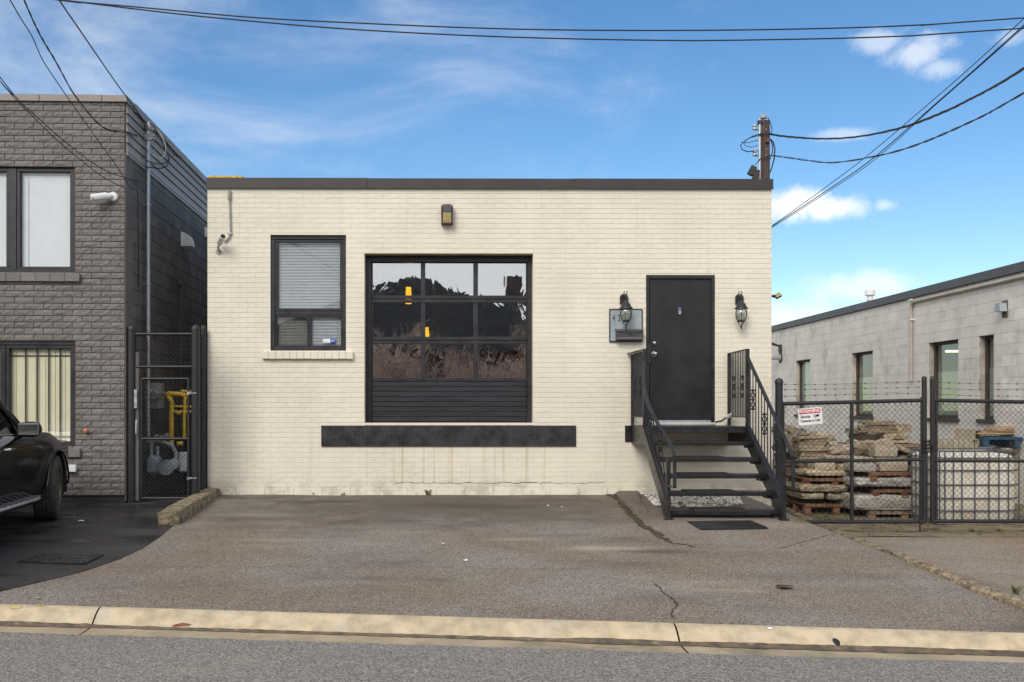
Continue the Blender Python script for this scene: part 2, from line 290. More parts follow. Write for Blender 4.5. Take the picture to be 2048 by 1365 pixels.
# ------------------------------------------------------------------ mesh helpers
WO = {}
class MB:
    def __init__(s, M=None): s.v = []; s.f = []; s.M = M
    def add(s, vs, fs):
        o = len(s.v)
        for p in vs:
            p = Vector(p)
            s.v.append(s.M @ p if s.M is not None else p)
        s.f += [tuple(i+o for i in f) for f in fs]; return s
    def box(s, x0, x1, y0, y1, z0, z1, c=0.0, T=None):
        if x0 > x1: x0, x1 = x1, x0
        if y0 > y1: y0, y1 = y1, y0
        if z0 > z1: z0, z1 = z1, z0
        if c <= 0:
            vs = [(x, y, z) for z in (z0, z1) for y in (y0, y1) for x in (x0, x1)]
            fs = [(0, 2, 3, 1), (4, 5, 7, 6), (0, 1, 5, 4), (2, 6, 7, 3), (0, 4, 6, 2), (1, 3, 7, 5)]
        else:
            c = min(c, (x1-x0)*.45, (y1-y0)*.45, (z1-z0)*.45)
            vs = []; fs = []; idx = {}
            for sx in (0, 1):
                for sy in (0, 1):
                    for sz in (0, 1):
                        X = (x0, x1)[sx]; Y = (y0, y1)[sy]; Z = (z0, z1)[sz]
                        ix = X+(c if sx == 0 else -c); iy = Y+(c if sy == 0 else -c); iz = Z+(c if sz == 0 else -c)
                        for ax, p in enumerate(((X, iy, iz), (ix, Y, iz), (ix, iy, Z))):
                            idx[(sx, sy, sz, ax)] = len(vs); vs.append(p)
            q = lambda *k: fs.append(tuple(idx[i] for i in k))
            for a in (0, 1):
                q((a, 0, 0, 0), (a, 1, 0, 0), (a, 1, 1, 0), (a, 0, 1, 0)); q((0, a, 0, 1), (1, a, 0, 1), (1, a, 1, 1), (0, a, 1, 1)); q((0, 0, a, 2), (1, 0, a, 2), (1, 1, a, 2), (0, 1, a, 2))
                for b in (0, 1):
                    q((a, b, 0, 0), (a, b, 1, 0), (a, b, 1, 1), (a, b, 0, 1)); q((a, 0, b, 0), (a, 1, b, 0), (a, 1, b, 2), (a, 0, b, 2)); q((0, a, b, 1), (1, a, b, 1), (1, a, b, 2), (0, a, b, 2))
                    for d in (0, 1): fs.append((idx[(a, b, d, 0)], idx[(a, b, d, 1)], idx[(a, b, d, 2)]))
        if T is not None: vs = [T @ Vector(p) for p in vs]
        return s.add(vs, fs)
    def tube(s, pts, r, n=8, cap=True):
        pts = [Vector(p) for p in pts]; rs = r if isinstance(r, (list, tuple)) else [r]*len(pts)
        vs = []; fs = []; up = None
        for i, p in enumerate(pts):
            t = (pts[min(i+1, len(pts)-1)]-pts[max(i-1, 0)]).normalized()
            if up is None: up = t.orthogonal().normalized()
            else:
                up = (up-t*up.dot(t)); up = up.normalized() if up.length > 1e-6 else t.orthogonal().normalized()
            b = t.cross(up)
            for k in range(n):
                a = 2*math.pi*k/n; vs.append(p+(up*math.cos(a)+b*math.sin(a))*rs[i])
        for i in range(len(pts)-1):
            for k in range(n):
                fs.append((i*n+k, i*n+(k+1) % n, (i+1)*n+(k+1) % n, (i+1)*n+k))
        if cap: fs.append(tuple(range(n-1, -1, -1))); fs.append(tuple(range((len(pts)-1)*n, len(pts)*n)))
        return s.add(vs, fs)
    def bar(s, a, b, w, h, up=(0, 0, 1)):
        a = Vector(a); b = Vector(b); t = (b-a).normalized(); u = Vector(up); u = (u-t*u.dot(t))
        u = u.normalized() if u.length > 1e-5 else t.orthogonal().normalized(); r = t.cross(u)
        vs = [p+r*(w/2*i)+u*(h/2*j) for p in (a, b) for i, j in ((-1, -1), (1, -1), (1, 1), (-1, 1))]
        return s.add(vs, [(0, 3, 2, 1), (4, 5, 6, 7), (0, 1, 5, 4), (1, 2, 6, 5), (2, 3, 7, 6), (3, 0, 4, 7)])
    def lathe(s, prof, c, n=14, T=None, axis='z'):
        c = Vector(c); vs = []; fs = []
        for (r, h) in prof:
            for k in range(n):
                a = 2*math.pi*k/n
                p = {'z': (r*math.cos(a), r*math.sin(a), h), 'y': (r*math.cos(a), h, r*math.sin(a)), 'x': (h, r*math.cos(a), r*math.sin(a))}[axis]
                p = Vector(p); vs.append(c+(T @ p if T is not None else p))
        for i in range(len(prof)-1):
            for k in range(n): fs.append((i*n+k, i*n+(k+1) % n, (i+1)*n+(k+1) % n, (i+1)*n+k))
        fs.append(tuple(range(n-1, -1, -1))); fs.append(tuple(range((len(prof)-1)*n, len(prof)*n)))
        return s.add(vs, fs)
    def prism(s, poly, y0, y1, T=None):
        """polygon in (x, z) pushed from y0 to y1"""
        n = len(poly); vs = [(x, y, z) for y in (y0, y1) for x, z in poly]
        fs = [tuple(range(n)), tuple(range(2*n-1, n-1, -1))]+[(i, i+n, (i+1) % n+n, (i+1) % n) for i in range(n)]
        if T is not None: vs = [T @ Vector(p) for p in vs]
        return s.add(vs, fs)
    def build(s, name, m, parent=None, smooth=False, label=None, cat=None, group=None, kind=None):
        vs = np.array([tuple(p) for p in s.v], dtype=float)
        lo = vs.min(0); hi = vs.max(0); o = Vector(((lo[0]+hi[0])/2, (lo[1]+hi[1])/2, lo[2]))
        me = bpy.data.meshes.new(name); me.from_pydata((vs-np.array(o)).tolist(), [], s.f)
        if smooth:
            me.polygons.foreach_set('use_smooth', [True]*len(me.polygons)); 
            try: me.set_sharp_from_angle(angle=R(40))
            except Exception: pass
        me.materials.append(MATS[m] if isinstance(m, str) else m); me.validate(); me.update()
        if len(s.f) < 60000:
            bm = bmesh.new(); bm.from_mesh(me); bmesh.ops.recalc_face_normals(bm, faces=bm.faces); bm.to_mesh(me); bm.free()
        ob = bpy.data.objects.new(name, me); COL.objects.link(ob)
        return place(ob, o, parent, label, cat, group, kind)
def place(ob, o, parent=None, label=None, cat=None, group=None, kind=None):
    o = Vector(o); WO[ob.name] = o
    if parent is not None: ob.parent = parent; ob.location = o-WO[parent.name]
    else: ob.location = o
    if label: ob['label'] = label
    if cat: ob['category'] = cat
    if group: ob['group'] = group
    if kind: ob['kind'] = kind
    return ob
def thing(name, loc, label, cat, group=None):
    ob = bpy.data.objects.new(name, None); COL.objects.link(ob); ob.empty_display_size = 0.2
    return place(ob, loc, None, label, cat, group)
def inst(src, name, loc, parent, scale=(1, 1, 1), rot=None):
    ob = bpy.data.objects.new(name, src); COL.objects.link(ob); ob.scale = scale
    if rot is not None: ob.rotation_euler = rot
    return place(ob, loc, parent)
def mesh_of(mb, name, m):
    me = bpy.data.meshes.new(name); me.from_pydata([tuple(p) for p in mb.v], [], mb.f); me.materials.append(m); me.validate(); me.update(); return me
def text(name, body, size, loc, m, parent, rot=(R(90), 0, 0), align='CENTER', sx=1.0, ext=0.001, shear=0, label=None, bold=0.0):
    cu = bpy.data.curves.new(name, 'FONT'); cu.body = body; cu.size = size; cu.align_x = align; cu.align_y = 'CENTER'; cu.extrude = ext; cu.shear = shear; cu.offset = bold
    tmp = bpy.data.objects.new(name+'_curve', cu); me = bpy.data.meshes.new_from_object(tmp); bpy.data.objects.remove(tmp)
    me.materials.clear(); me.materials.append(m)
    ob = bpy.data.objects.new(name, me); COL.objects.link(ob); ob.rotation_euler = rot; ob.scale = (sx, 1, 1)
    return place(ob, loc, parent, label)

def wall(mb, x0, x1, z0, z1, ops, y0, y1):
    """upright wall between y0 and y1 with rectangular openings (x0, x1, z0, z1)"""
    xs = sorted({x0, x1, *[o[0] for o in ops], *[o[1] for o in ops]}); zs = sorted({z0, z1, *[o[2] for o in ops], *[o[3] for o in ops]})
    xs = [x for x in xs if x0 <= x <= x1]; zs = [z for z in zs if z0 <= z <= z1]
    for i in range(len(xs)-1):
        for j in range(len(zs)-1):
            cx, cz = (xs[i]+xs[i+1])/2, (zs[j]+zs[j+1])/2
            if any(o[0] < cx < o[1] and o[2] < cz < o[3] for o in ops): continue
            a, b, c, d = xs[i], xs[i+1], zs[j], zs[j+1]
            mb.add([(a, y0, c), (b, y0, c), (b, y0, d), (a, y0, d)], [(0, 1, 2, 3)]); mb.add([(a, y1, c), (b, y1, c), (b, y1, d), (a, y1, d)], [(3, 2, 1, 0)])
    for (a, b, c, d) in list(ops)+[(x0, x1, z0, z1)]:
        mb.add([(a, y0, c), (b, y0, c), (b, y1, c), (a, y1, c), (a, y0, d), (b, y0, d), (b, y1, d), (a, y1, d)], [(0, 1, 2, 3), (4, 5, 6, 7), (0, 3, 7, 4), (1, 2, 6, 5)])
    return mb
def lay(x0, x1, z0, z1, course, length, ops, first=0.5):
    """running bond, cut at the openings: rectangles (a, b, c, d, whole?)"""
    out = []; r = 0; z = z0
    while z < z1-0.02:
        zt = min(z+course, z1); x = x0-length*(first if r % 2 else 0)
        while x < x1:
            a, b = max(x, x0), min(x+length, x1); segs = [(a, b)]
            for o in ops:
                if o[2] < (z+zt)/2 < o[3]:
                    ns = []
                    for (p, q) in segs:
                        if o[1] <= p or o[0] >= q: ns.append((p, q)); continue
                        if p < o[0]: ns.append((p, o[0]))
                        if q > o[1]: ns.append((o[1], q))
                    segs = ns
            for (p, q) in segs:
                if q-p > 0.03: out.append((p, q, z, zt, abs(q-p-length) < 1e-4))
            x += length
        r += 1; z += course
    return out
def brick_mesh(L, Hh, proud, ch, gx, gz, jit, nx=1, nz=1, rough=0.0, chx=None):
    """a brick standing proud of its joint; front towards -y, centred"""
    mb = MB(); hx, hz = L/2-gx, Hh/2-gz
    j = lambda a: random.uniform(-a, a)
    vs = []; fs = []
    ring0 = [(-hx, 0.004, -hz), (hx, 0.004, -hz), (hx, 0.004, hz), (-hx, 0.004, hz)]
    ring1 = [(x, -(proud-ch)+j(jit), z) for x, _, z in ring0]
    vs = ring0+ring1
    for i in range(4): fs.append((i, (i+1) % 4, 4+(i+1) % 4, 4+i))
    base = len(vs); fx, fz = hx-(ch if chx is None else chx), hz-ch
    for kz in range(nz+1):
        for kx in range(nx+1):
            ed = kx in (0, nx) or kz in (0, nz)
            vs.append((-fx+2*fx*kx/nx+(0 if ed else j(0.01)), -proud+(j(jit) if ed else j(rough)-rough*0.6), -fz+2*fz*kz/nz+(0 if ed else j(0.008))))
    g = lambda kx, kz: base+kz*(nx+1)+kx
    for kz in range(nz):
        for kx in range(nx): fs.append((g(kx, kz), g(kx+1, kz), g(kx+1, kz+1), g(kx, kz+1)))
    bot = [g(k, 0) for k in range(nx+1)]; top = [g(k, nz) for k in range(nx+1)]; lf = [g(0, k) for k in range(nz+1)]; rt = [g(nx, k) for k in range(nz+1)]
    fs.append(tuple([4, 5]+bot[::-1])); fs.append(tuple([6, 7]+top)); fs.append(tuple([7, 4]+lf)); fs.append(tuple([5, 6]+rt[::-1]))
    return mb.add(vs, fs)
def lay_pieces(rects, protos, m, parent, name, M, L, Hh, limit=300, key=None, smooth=False):
    """the `limit` first pieces become objects of their own, the rest one joined part"""
    meshes = [mesh_of(p, name, m) for p in protos]
    rects = sorted(rects, key=key) if key else rects
    rest = MB(); rot = M.to_euler()
    for i, (a, b, c, d, whole) in enumerate(rects):
        k = random.randrange(len(protos)); cx, cz = (a+b)/2, (c+d)/2; sx, sz = (b-a)/L, (d-c)/Hh
        if i < limit: inst(meshes[k], name, M @ Vector((cx, 0, cz)), parent, (sx, 1, sz), rot)
        else:
            rest.add([M @ Vector((p[0]*sx+cx, p[1], p[2]*sz+cz)) for p in protos[k].v], protos[k].f)
    if rest.v: rest.build(name+'_courses', m, parent, kind='stuff')

# ------------------------------------------------------------------ the ground
def kerb_y(x): return -6.80-0.075*x
def kerb_z(x): return -0.247-0.0144*x
def sm(a, b, x):
    t = max(0.0, min(1.0, (x-a)/(b-a))); return t*t*(3-2*t)
YARD = -0.45
def G(x, y):
    k = kerb_y(x); t = max(-0.3, min(1.0, y/k)); za = kerb_z(x)*max(t, 0)
    zl = YARD+(kerb_z(x)-YARD)*sm(-1.5, k, y)
    return za+(zl-za)*sm(4.15, 5.05, x)
def gp(px, py):
    """where the line of sight through a photograph pixel meets the ground"""
    d = pdir(px, py); c = Vector((0, -D, HC)); t0, t1 = 3.0, 40.0
    for _ in range(60):
        t = (t0+t1)/2; p = c+d*t
        if p.z > G(p.x, p.y): t0 = t
        else: t1 = t
    return c+d*t0
def interp(tab, y):
    tab = sorted(tab)
    if y <= tab[0][0]: (a, b), (c, d) = tab[0], tab[1]
    elif y >= tab[-1][0]: (a, b), (c, d) = tab[-2], tab[-1]
    else:
        for i in range(len(tab)-1):
            if tab[i][0] <= y <= tab[i+1][0]: (a, b), (c, d) = tab[i], tab[i+1]; break
    return b+(d-b)*(y-a)/(c-a)
def undul(x, y): return 0.007*math.sin(1.7*x+0.6*y)*math.sin(1.1*y-0.5*x)+0.004*math.sin(4.1*x+2.2)*math.sin(3.3*y+x)
def sheet(name, xl, xr, ys, nx, off, m, kind='structure', und=1.0):
    mb = MB(); vs = []; fs = []
    for y in ys:
        a, b = xl(y), xr(y)
        for i in range(nx+1):
            x = a+(b-a)*i/nx; yy = y
            vs.append((x, yy, G(x, yy)+off+und*undul(x, yy)))
    for j in range(len(ys)-1):
        for i in range(nx): fs.append((j*(nx+1)+i, j*(nx+1)+i+1, (j+1)*(nx+1)+i+1, (j+1)*(nx+1)+i))
    mb.add(vs, fs); return mb.build(name, m, None, True, kind=kind)
STRIP = [gp(*p) for p in ((1572, 1022), (1600, 1035), (1640, 1052), (1690, 1074), (1750, 1098), (1820, 1126), (1900, 1158), (1970, 1188), (2046, 1216), (2130, 1246))]
strip_tab = [(p.y, p.x) for p in STRIP]
EDGE = [gp(*p) for p in ((0, 1184), (60, 1170), (100, 1160), (170, 1141), (240, 1118), (285, 1098), (320, 1075), (350, 1050))]
edge_tab = [(p.y, p.x) for p in EDGE]+[(0.2, -3.36)]
def lin(a, b, n): return [a+(b-a)*i/n for i in range(n+1)]
def seq(xs): return sorted(set(xs))
gm = MB(); gm.add([(-400, -400, -0.95), (400, -400, -0.95), (400, 400, -0.95), (-400, 400, -0.95)], [(0, 1, 2, 3)]); gm.build('ground', M_LAWN, kind='structure')
# driveway in front of the cream building: rows run parallel with the kerb
def sheet_t(name, xl, xr, ts, nx, off, m, und=1.0):
    mb = MB(); vs = []; fs = []
    for t in ts:
        for i in range(nx+1):
            a, b = xl(t), xr(t); x = a+(b-a)*i/nx; y = 0.35+(kerb_y(x)-0.35)*t
            vs.append((x, y, G(x, y)+off+und*undul(x, y)*min(1, 6*(1-t))))
    for j in range(len(ts)-1):
        for i in range(nx): fs.append((j*(nx+1)+i, (j+1)*(nx+1)+i, (j+1)*(nx+1)+i+1, j*(nx+1)+i+1))
    mb.add(vs, fs); return mb.build(name, m, None, True, kind='structure')
sheet_t('driveway', lambda t: -14.0, lambda t: 4.98, lin(0, 1, 70), 160, 0.0, M_DRIVE)
sheet_t('lane', lambda t: 4.98, lambda t: 16.0, lin(0.12, 1, 40), 50, -0.002, M_LANE)
sheet('yard_ground', lambda y: 4.55, lambda y: 16.0, lin(-1.15, 27, 60), 40, 0.006, M_DIRT, und=2.0)
ys = seq(lin(min(p[0] for p in edge_tab)-0.9, -0.2, 60)+lin(-0.2, 9, 20))
sheet('neighbour_driveway', lambda y: -14.0, lambda y: interp(edge_tab, y) if y < 0.2 else -3.36, ys, 60, 0.005, M_DARK)
# kerb and gutter, road
KX = lin(-30, 30, 120)
def sweep(name, prof, m, xs, jit=0.0, parent=None):
    mb = MB(); vs = []; fs = []; n = len(prof)
    for x in xs:
        for (dy, dz) in prof: vs.append((x, kerb_y(x)+dy+random.uniform(-jit, jit), kerb_z(x)+dz))
    for i in range(len(xs)-1):
        for k in range(n-1): fs.append((i*n+k, i*n+k+1, (i+1)*n+k+1, (i+1)*n+k))
    mb.add(vs, fs); return mb.build(name, m, parent, True, kind=None if parent else 'structure')
kerb = thing('kerb', (0, kerb_y(0), kerb_z(0)-0.1), None, None); kerb['kind'] = 'structure'
KP = [(0.03, -0.03), (0.004, 0.002), (-0.03, 0.003), (-0.07, -0.008), (-0.12, -0.035), (-0.165, -0.070), (-0.19, -0.090), (-0.21, -0.096)]
GP = [(-0.205, -0.098), (-0.27, -0.102), (-0.36, -0.103), (-0.445, -0.100), (-0.46, -0.13)]
cuts = [-30, gp(190, 1222).x, gp(1360, 1260).x, 9.0, 14.0, 30]
for i in range(len(cuts)-1):
    a, b = cuts[i]+0.006, cuts[i+1]-0.006; xs = lin(a, b, max(8, int((b-a)/0.15)))
    sweep('kerb_stone', KP, M_CONC, xs, 0.0015, kerb); sweep('gutter_pan', GP, M_GUT, xs, 0.0, kerb)
mb = MB(); mb.add([(x, kerb_y(x)+0.02, kerb_z(x)-0.14) for x in (-30, 30)]+[(x, kerb_y(x)-0.5, kerb_z(x)-0.14) for x in (30, -30)], [(3, 2, 1, 0)]); mb.build('kerb_bed', M_CRACK, kerb)
mb = MB(); vs = []; fs = []; ph = 0.0
for i, x in enumerate(lin(-12, 12, 480)):          # dirt washed along the foot of the kerb
    ph += random.uniform(-.5, .5); w = max(.004, .018+.012*math.sin(ph)+random.uniform(-.006, .006)); y = kerb_y(x)
    vs += [(x, y-.190+w*.5, kerb_z(x)-.088+w*.35), (x, y-.212, kerb_z(x)-.0945), (x, y-.222-w*1.2, kerb_z(x)-.0965)]
    if i: fs += [((i-1)*3, (i-1)*3+1, i*3+1, i*3), ((i-1)*3+1, (i-1)*3+2, i*3+2, i*3+1)]
mb.add(vs, fs); mb.build('gutter_dirt', mat('gutter_dirt', (0.13, 0.10, 0.068), 0.95, 0, 0.4, 12, wear=(0.26, 0.21, 0.15), wscale=6), kerb, kind='stuff')
mb = MB(); vs = []; fs = []
for i, x in enumerate(lin(-60, 60, 480)):
    e = random.uniform(-0.012, 0.012)
    vs += [(x, kerb_y(x)-0.44+e, kerb_z(x)-0.096), (x, kerb_y(x)-2.5, kerb_z(x)-0.085), (x, kerb_y(x)-5, kerb_z(x)-0.06), (x, kerb_y(x)-9.5, kerb_z(x)-0.10)]
    if i:
        for k in range(3): fs.append(((i-1)*4+k+1, (i-1)*4+k, i*4+k, i*4+k+1))
mb.add(vs, fs); mb.build('road', M_ROAD, kind='structure')
mb = MB(); mb.add([(-60, -13.5, -0.34), (60, -22, -0.34), (60, -60, 0.1), (-60, -60, 0.1)], [(0, 3, 2, 1)]); mb.build('lawn', M_LAWN, kind='structure')

# ------------------------------------------------------------------ the cream brick building
I4 = Matrix.Identity(4)
BX0, BX1, BZ1 = FX(415), FX(1543), FZ(378)
bld = thing('brick_building', ((BX0+BX1)/2, 0, 0), 'one-storey cream painted brick building with dark roof flashing', 'building')
WIN = (FX(541), FX(692), FZ(702), FZ(470)); GAR = (FX(729), FX(1066), FZ(850), FZ(508)); DOR = (FX(1292), FX(1430), FZ(847), FZ(550))
OPS = [WIN, GAR, DOR]
WT = 0.30
fw = wall(MB(), BX0, BX1, -0.4, BZ1, OPS, 0.0, WT).build('front_wall', M_JOINT, bld)
COURSE = (BZ1-0.105)/60; BL = 0.2235
rects = lay(BX0, BX1, 0.105, BZ1, COURSE, BL, OPS)
protos = [brick_mesh(BL, COURSE, 0.0050, 0.0024, 0.0006, 0.0027, 0.0010, chx=0.0010) for _ in range(10)]
lay_pieces(rects, protos, M_BRICK, fw, 'brick', I4, BL, COURSE, 300, key=lambda r: (not r[4], abs(r[0]-0.5)/2.2+abs(r[2]-0.8)))
brow = lay(BX0, BX1, -0.02, 0.105, 0.125, 0.402, [])
bp = [brick_mesh(0.402, 0.125, 0.010, 0.004, 0.0025, 0.004, 0.003) for _ in range(4)]
lay_pieces(brow, bp, M_BRICK, fw, 'foundation_block', I4, 0.402, 0.125)
# crack along the bottom courses
mb = MB(); x = FX(790); z = FZ(966); pts = []
while x < FX(1215):
    pts.append((x, -0.0085, z)); x += random.uniform(0.03, 0.09); z = FZ(966)+random.uniform(-0.012, 0.014)
for a, b in zip(pts, pts[1:]): mb.bar(a, b, 0.002, random.uniform(0.002, 0.006), (0, 0, 1))
mb.build('wall_crack', M_CRACK, fw)
mb = MB(); mb.box(BX0, BX0+0.25, WT+.001, 14, -0.4, BZ1); mb.build('side_wall', M_JOINT, bld)
mb = MB(); mb.box(BX1-0.25, BX1, WT+.001, 14, -0.4, BZ1); mb.build('side_wall', M_JOINT, bld)
mb = MB(); mb.box(BX0, BX1, 14.001, 14.25, -0.4, BZ1); mb.build('rear_wall', M_JOINT, bld)
mb = MB(); mb.box(BX0+.26, BX1-.26, WT+.002, 13.99, 4.0, 4.15); mb.build('roof', M_INTW, bld)
mb = MB(); mb.box(BX0+.26, BX1-.26, WT+.002, 13.99, 0.80, 0.95); mb.build('floor', M_INTF, bld)
mb = MB(); mb.box(BX0+.26, BX1-.26, 6.5, 6.6, 0.96, 3.99); mb.build('partition', M_INTW, bld)
ZT = FZ(358)
for a, b, dz in ((413.5, 735.5, 0.0), (736.5, 1145.5, -0.004), (1146.5, 1545, -0.001)):
    x0, x1 = FX(a), FX(b); mb = MB()
    mb.prism([(-0.035, BZ1-0.004), (-0.035, ZT+dz), (0.33, ZT+dz), (0.33, BZ1+.1), (0.31, BZ1+.1), (0.31, ZT+dz-.02), (-0.014, ZT+dz-.02), (-0.014, BZ1-0.004)], x0, x1, Matrix(((0, 1, 0, 0), (1, 0, 0, 0), (0, 0, 1, 0), (0, 0, 0, 1))))
    mb.box(x0, x1, -0.045, -0.0355, BZ1-0.006, BZ1+0.018)
    fl = mb.build('roof_flashing', M_FLASH, bld)
    mb = MB(); mb.box(x1-0.05, x1-0.002, -0.0385, -0.0358, BZ1+0.02, ZT+dz-0.004); mb.build('seam', M_FLASH, fl)
mb = MB(); mb.box(BX0+.005, BX1-.005, -0.012, 0.32, BZ1+.002, BZ1+0.10); mb.build('parapet_core', M_JOINT, bld)
for xa, xb in ((BX0-.02, BX0+.28), (BX1-.28, BX1+.02)):
    mb = MB(); mb.box(xa, xb, 0.335, 14.2, BZ1, ZT-0.002); mb.build('side_flashing', M_FLASH, bld)

# the window with its sill
def frame(mb, x0, x1, z0, z1, w, y0, y1, c=0.004):
    mb.box(x0, x1, y0, y1, z1-w, z1, c); mb.box(x0, x1, y0, y1, z0, z0+w, c); mb.box(x0, x0+w, y0, y1, z0+w+.0005, z1-w-.0005, c); mb.box(x1-w, x1, y0, y1, z0+w+.0005, z1-w-.0005, c)
x0, x1, z0, z1 = WIN
mb = MB(); frame(mb, x0+.004, x1-.004, z0+.003, z1-.012, 0.050, 0.030, 0.15)
win = mb.build('window', M_FRAME, bld)
mb = MB(); frame(mb, x0+.05, x1-.05, FZ(622), z1-.06, 0.040, 0.050, 0.12); mb.box(x0+.05, x1-.05, 0.052, 0.125, FZ(630), FZ(622)-.001, .004); mb.build('upper_sash', M_FRAME, win)
xm = FX(617)
for a, b in ((x0+.05, xm), (xm+.001, x1-.05)):
    mb = MB(); frame(mb, a, b, z0+.052, FZ(630)-.001, 0.028, 0.058, 0.115); mb.build('lower_sash', M_FRAME, win)
mb = MB(); mb.box(x0+.08, x1-.08, 0.085, 0.089, FZ(622)+.03, z1-.09); mb.build('pane', M_PANE, win)
for a, b in ((x0+.075, xm-.02), (xm+.02, x1-.075)):
    mb = MB(); mb.box(a, b, 0.088, 0.092, z0+.075, FZ(630)-.025); mb.build('pane', M_PANE, win)
mb = MB(); mb.box(x0-.003, x1+.003, -0.012, 0.02, z1-.008, z1+.001); mb.build('lintel_angle', M_JOINT, win)
# rowlock sill
sx0, sx1 = FX(525), FX(707); nb = 13; sw = (sx1-sx0)/nb
for i in range(nb):
    mb = MB(); j = random.uniform(-.004, .004); mb.box(sx0+i*sw+.0012, sx0+(i+1)*sw-.0012, -0.062+j, 0.028, FZ(719)+random.uniform(-.002, .002), FZ(703.5)+random.uniform(-.002, .002), 0.006); mb.build('sill_brick', M_BRICK, win)
def blind(name, x0, x1, z0, z1, y, pitch, label, m=M_BLIND, tilt=40):
    t = thing(name, ((x0+x1)/2, y, z0), label, 'blind'); mb = MB(); z = z1-0.03
    mb2 = MB(); mb2.box(x0, x1, y-.015, y+.015, z1-.028, z1); mb2.build('head_rail', m, t)
    while z > z0:
        s = 0.0125; c, si = math.cos(R(tilt))*s, math.sin(R(tilt))*s
        mb.add([(x0, y-c, z-si), (x1, y-c, z-si), (x1, y+c, z+si), (x0, y+c, z+si)], [(0, 1, 2, 3)]); z -= pitch
    mb.build('slats', m, t, kind='stuff')
    for k in (0.16, 0.5, 0.84):
        mb = MB(); x = x0+(x1-x0)*k; mb.tube([(x, y-.016, z0), (x, y-.016, z1)], 0.0022, 5); mb.build('ladder_cord', m, t)
blind('venetian_blind', WIN[0]+.105, WIN[1]-.085, FZ(622)+.02, WIN[3]-.085, 0.118, 0.0215, 'white venetian blind behind the large upper pane of the cream building')
blind('venetian_blind', WIN[0]+.08, xm-.02, WIN[2]+.075, FZ(632), 0.125, 0.021, 'dim venetian blind behind the lower left pane of the small window', M_GREYP)
blind('venetian_blind', xm+.02, WIN[1]-.08, WIN[2]+.075, FZ(632), 0.118, 0.021, 'white venetian blind behind the pane with the blue sticker')
# security sticker on the lower right pane
c = (FX(657), 0.0865, FZ(682)); st = MB(); st.box(FX(644), FX(660.5), 0.0848, 0.0872, FZ(686), FZ(677.5)); stk = st.build('sticker', M_PAPER, win)
mb = MB(); mb.box(FX(659), FX(669.5), 0.0835, 0.0868, FZ(686), FZ(677)); mb.build('sticker_badge', M_BLUE, win)
text('lettering', 'ADT', 0.042, (FX(664.2), 0.0828, FZ(681.5)), M_PAPER, win, sx=0.75)
mb = MB(); mb.box(FX(645), FX(657), 0.0842, 0.0846, FZ(684.5), FZ(683.3)); mb.build('sticker_line', M_BLUE, win)

# overhead door
GY = 0.20
gx0, gx1, gz0, gz1 = GAR
def px_(p): return FX(p, GY)
def pz_(p): return FZ(p, GY)
mb = MB(); mb.box(gx0+.002, px_(743), GY-.02, GY+.10, gz0+.002, gz1-.03, .004); mb.box(px_(1054), gx1-.002, GY-.02, GY+.10, gz0+.002, gz1-.03, .004); mb.box(gx0+.002, gx1-.002, GY-.024, GY+.10, pz_(525), gz1-.002, .004)
gd = mb.build('overhead_door', M_FRAME, bld)
cols = [(745.5, 841.5), (850.6, 946.6), (956, 1052)]; rows = [(527.7, 591.5), (606, 674), (688.5, 756.5)]
for a, b in ((743.3, 745.5), (841.5, 850.6), (946.6, 956), (1052, 1053.7)):
    mb = MB(); mb.box(px_(a), px_(b), GY, GY+.045, pz_(762), pz_(525.4), .003); mb.build('stile', M_FRAME, gd)
for a, b in ((591.5, 598.3), (599, 606), (674, 681), (681.7, 688.5), (756.5, 763)):
    mb = MB(); mb.box(px_(743.4), px_(1053.6), GY-.006, GY+.04, pz_(b), pz_(a), .004); mb.build('rail', M_FRAME, gd)
for (a, b) in cols:
    for (c, d) in rows:
        mb = MB(); mb.box(px_(a)-.004, px_(b)+.004, GY+.018, GY+.023, pz_(d)-.004, pz_(c)+.004); mb.build('pane', M_GDOOR, gd)
pb = lin(763.5, 844, 8)
for a, b in zip(pb, pb[1:]):
    mb = MB(); mb.box(px_(743.5), px_(1053.5), GY+random.uniform(-.001, .001), GY+.04, pz_(b)+.0025, pz_(a)-.0005, .004); mb.build('plank', M_PLANK, gd)
mb = MB(); mb.box(px_(743.5), px_(1053.5), GY+.02, GY+.05, pz_(846), pz_(763)); mb.build('panel_back', M_FRAME, gd)
mb = MB(); mb.box(px_(746), px_(1050), GY-.008, GY+.03, pz_(847.5), pz_(844.6), .003); mb.build('bottom_seal', M_RUBBER, gd)
mb = MB(); mb.box(gx0-.002, gx1+.002, -0.006, GY-.03, gz1-.004, gz1+.002); mb.build('lintel_plate', mat('rusty_lintel', (0.30, 0.245, 0.165), 0.8, 0, 0.2, 5), gd)
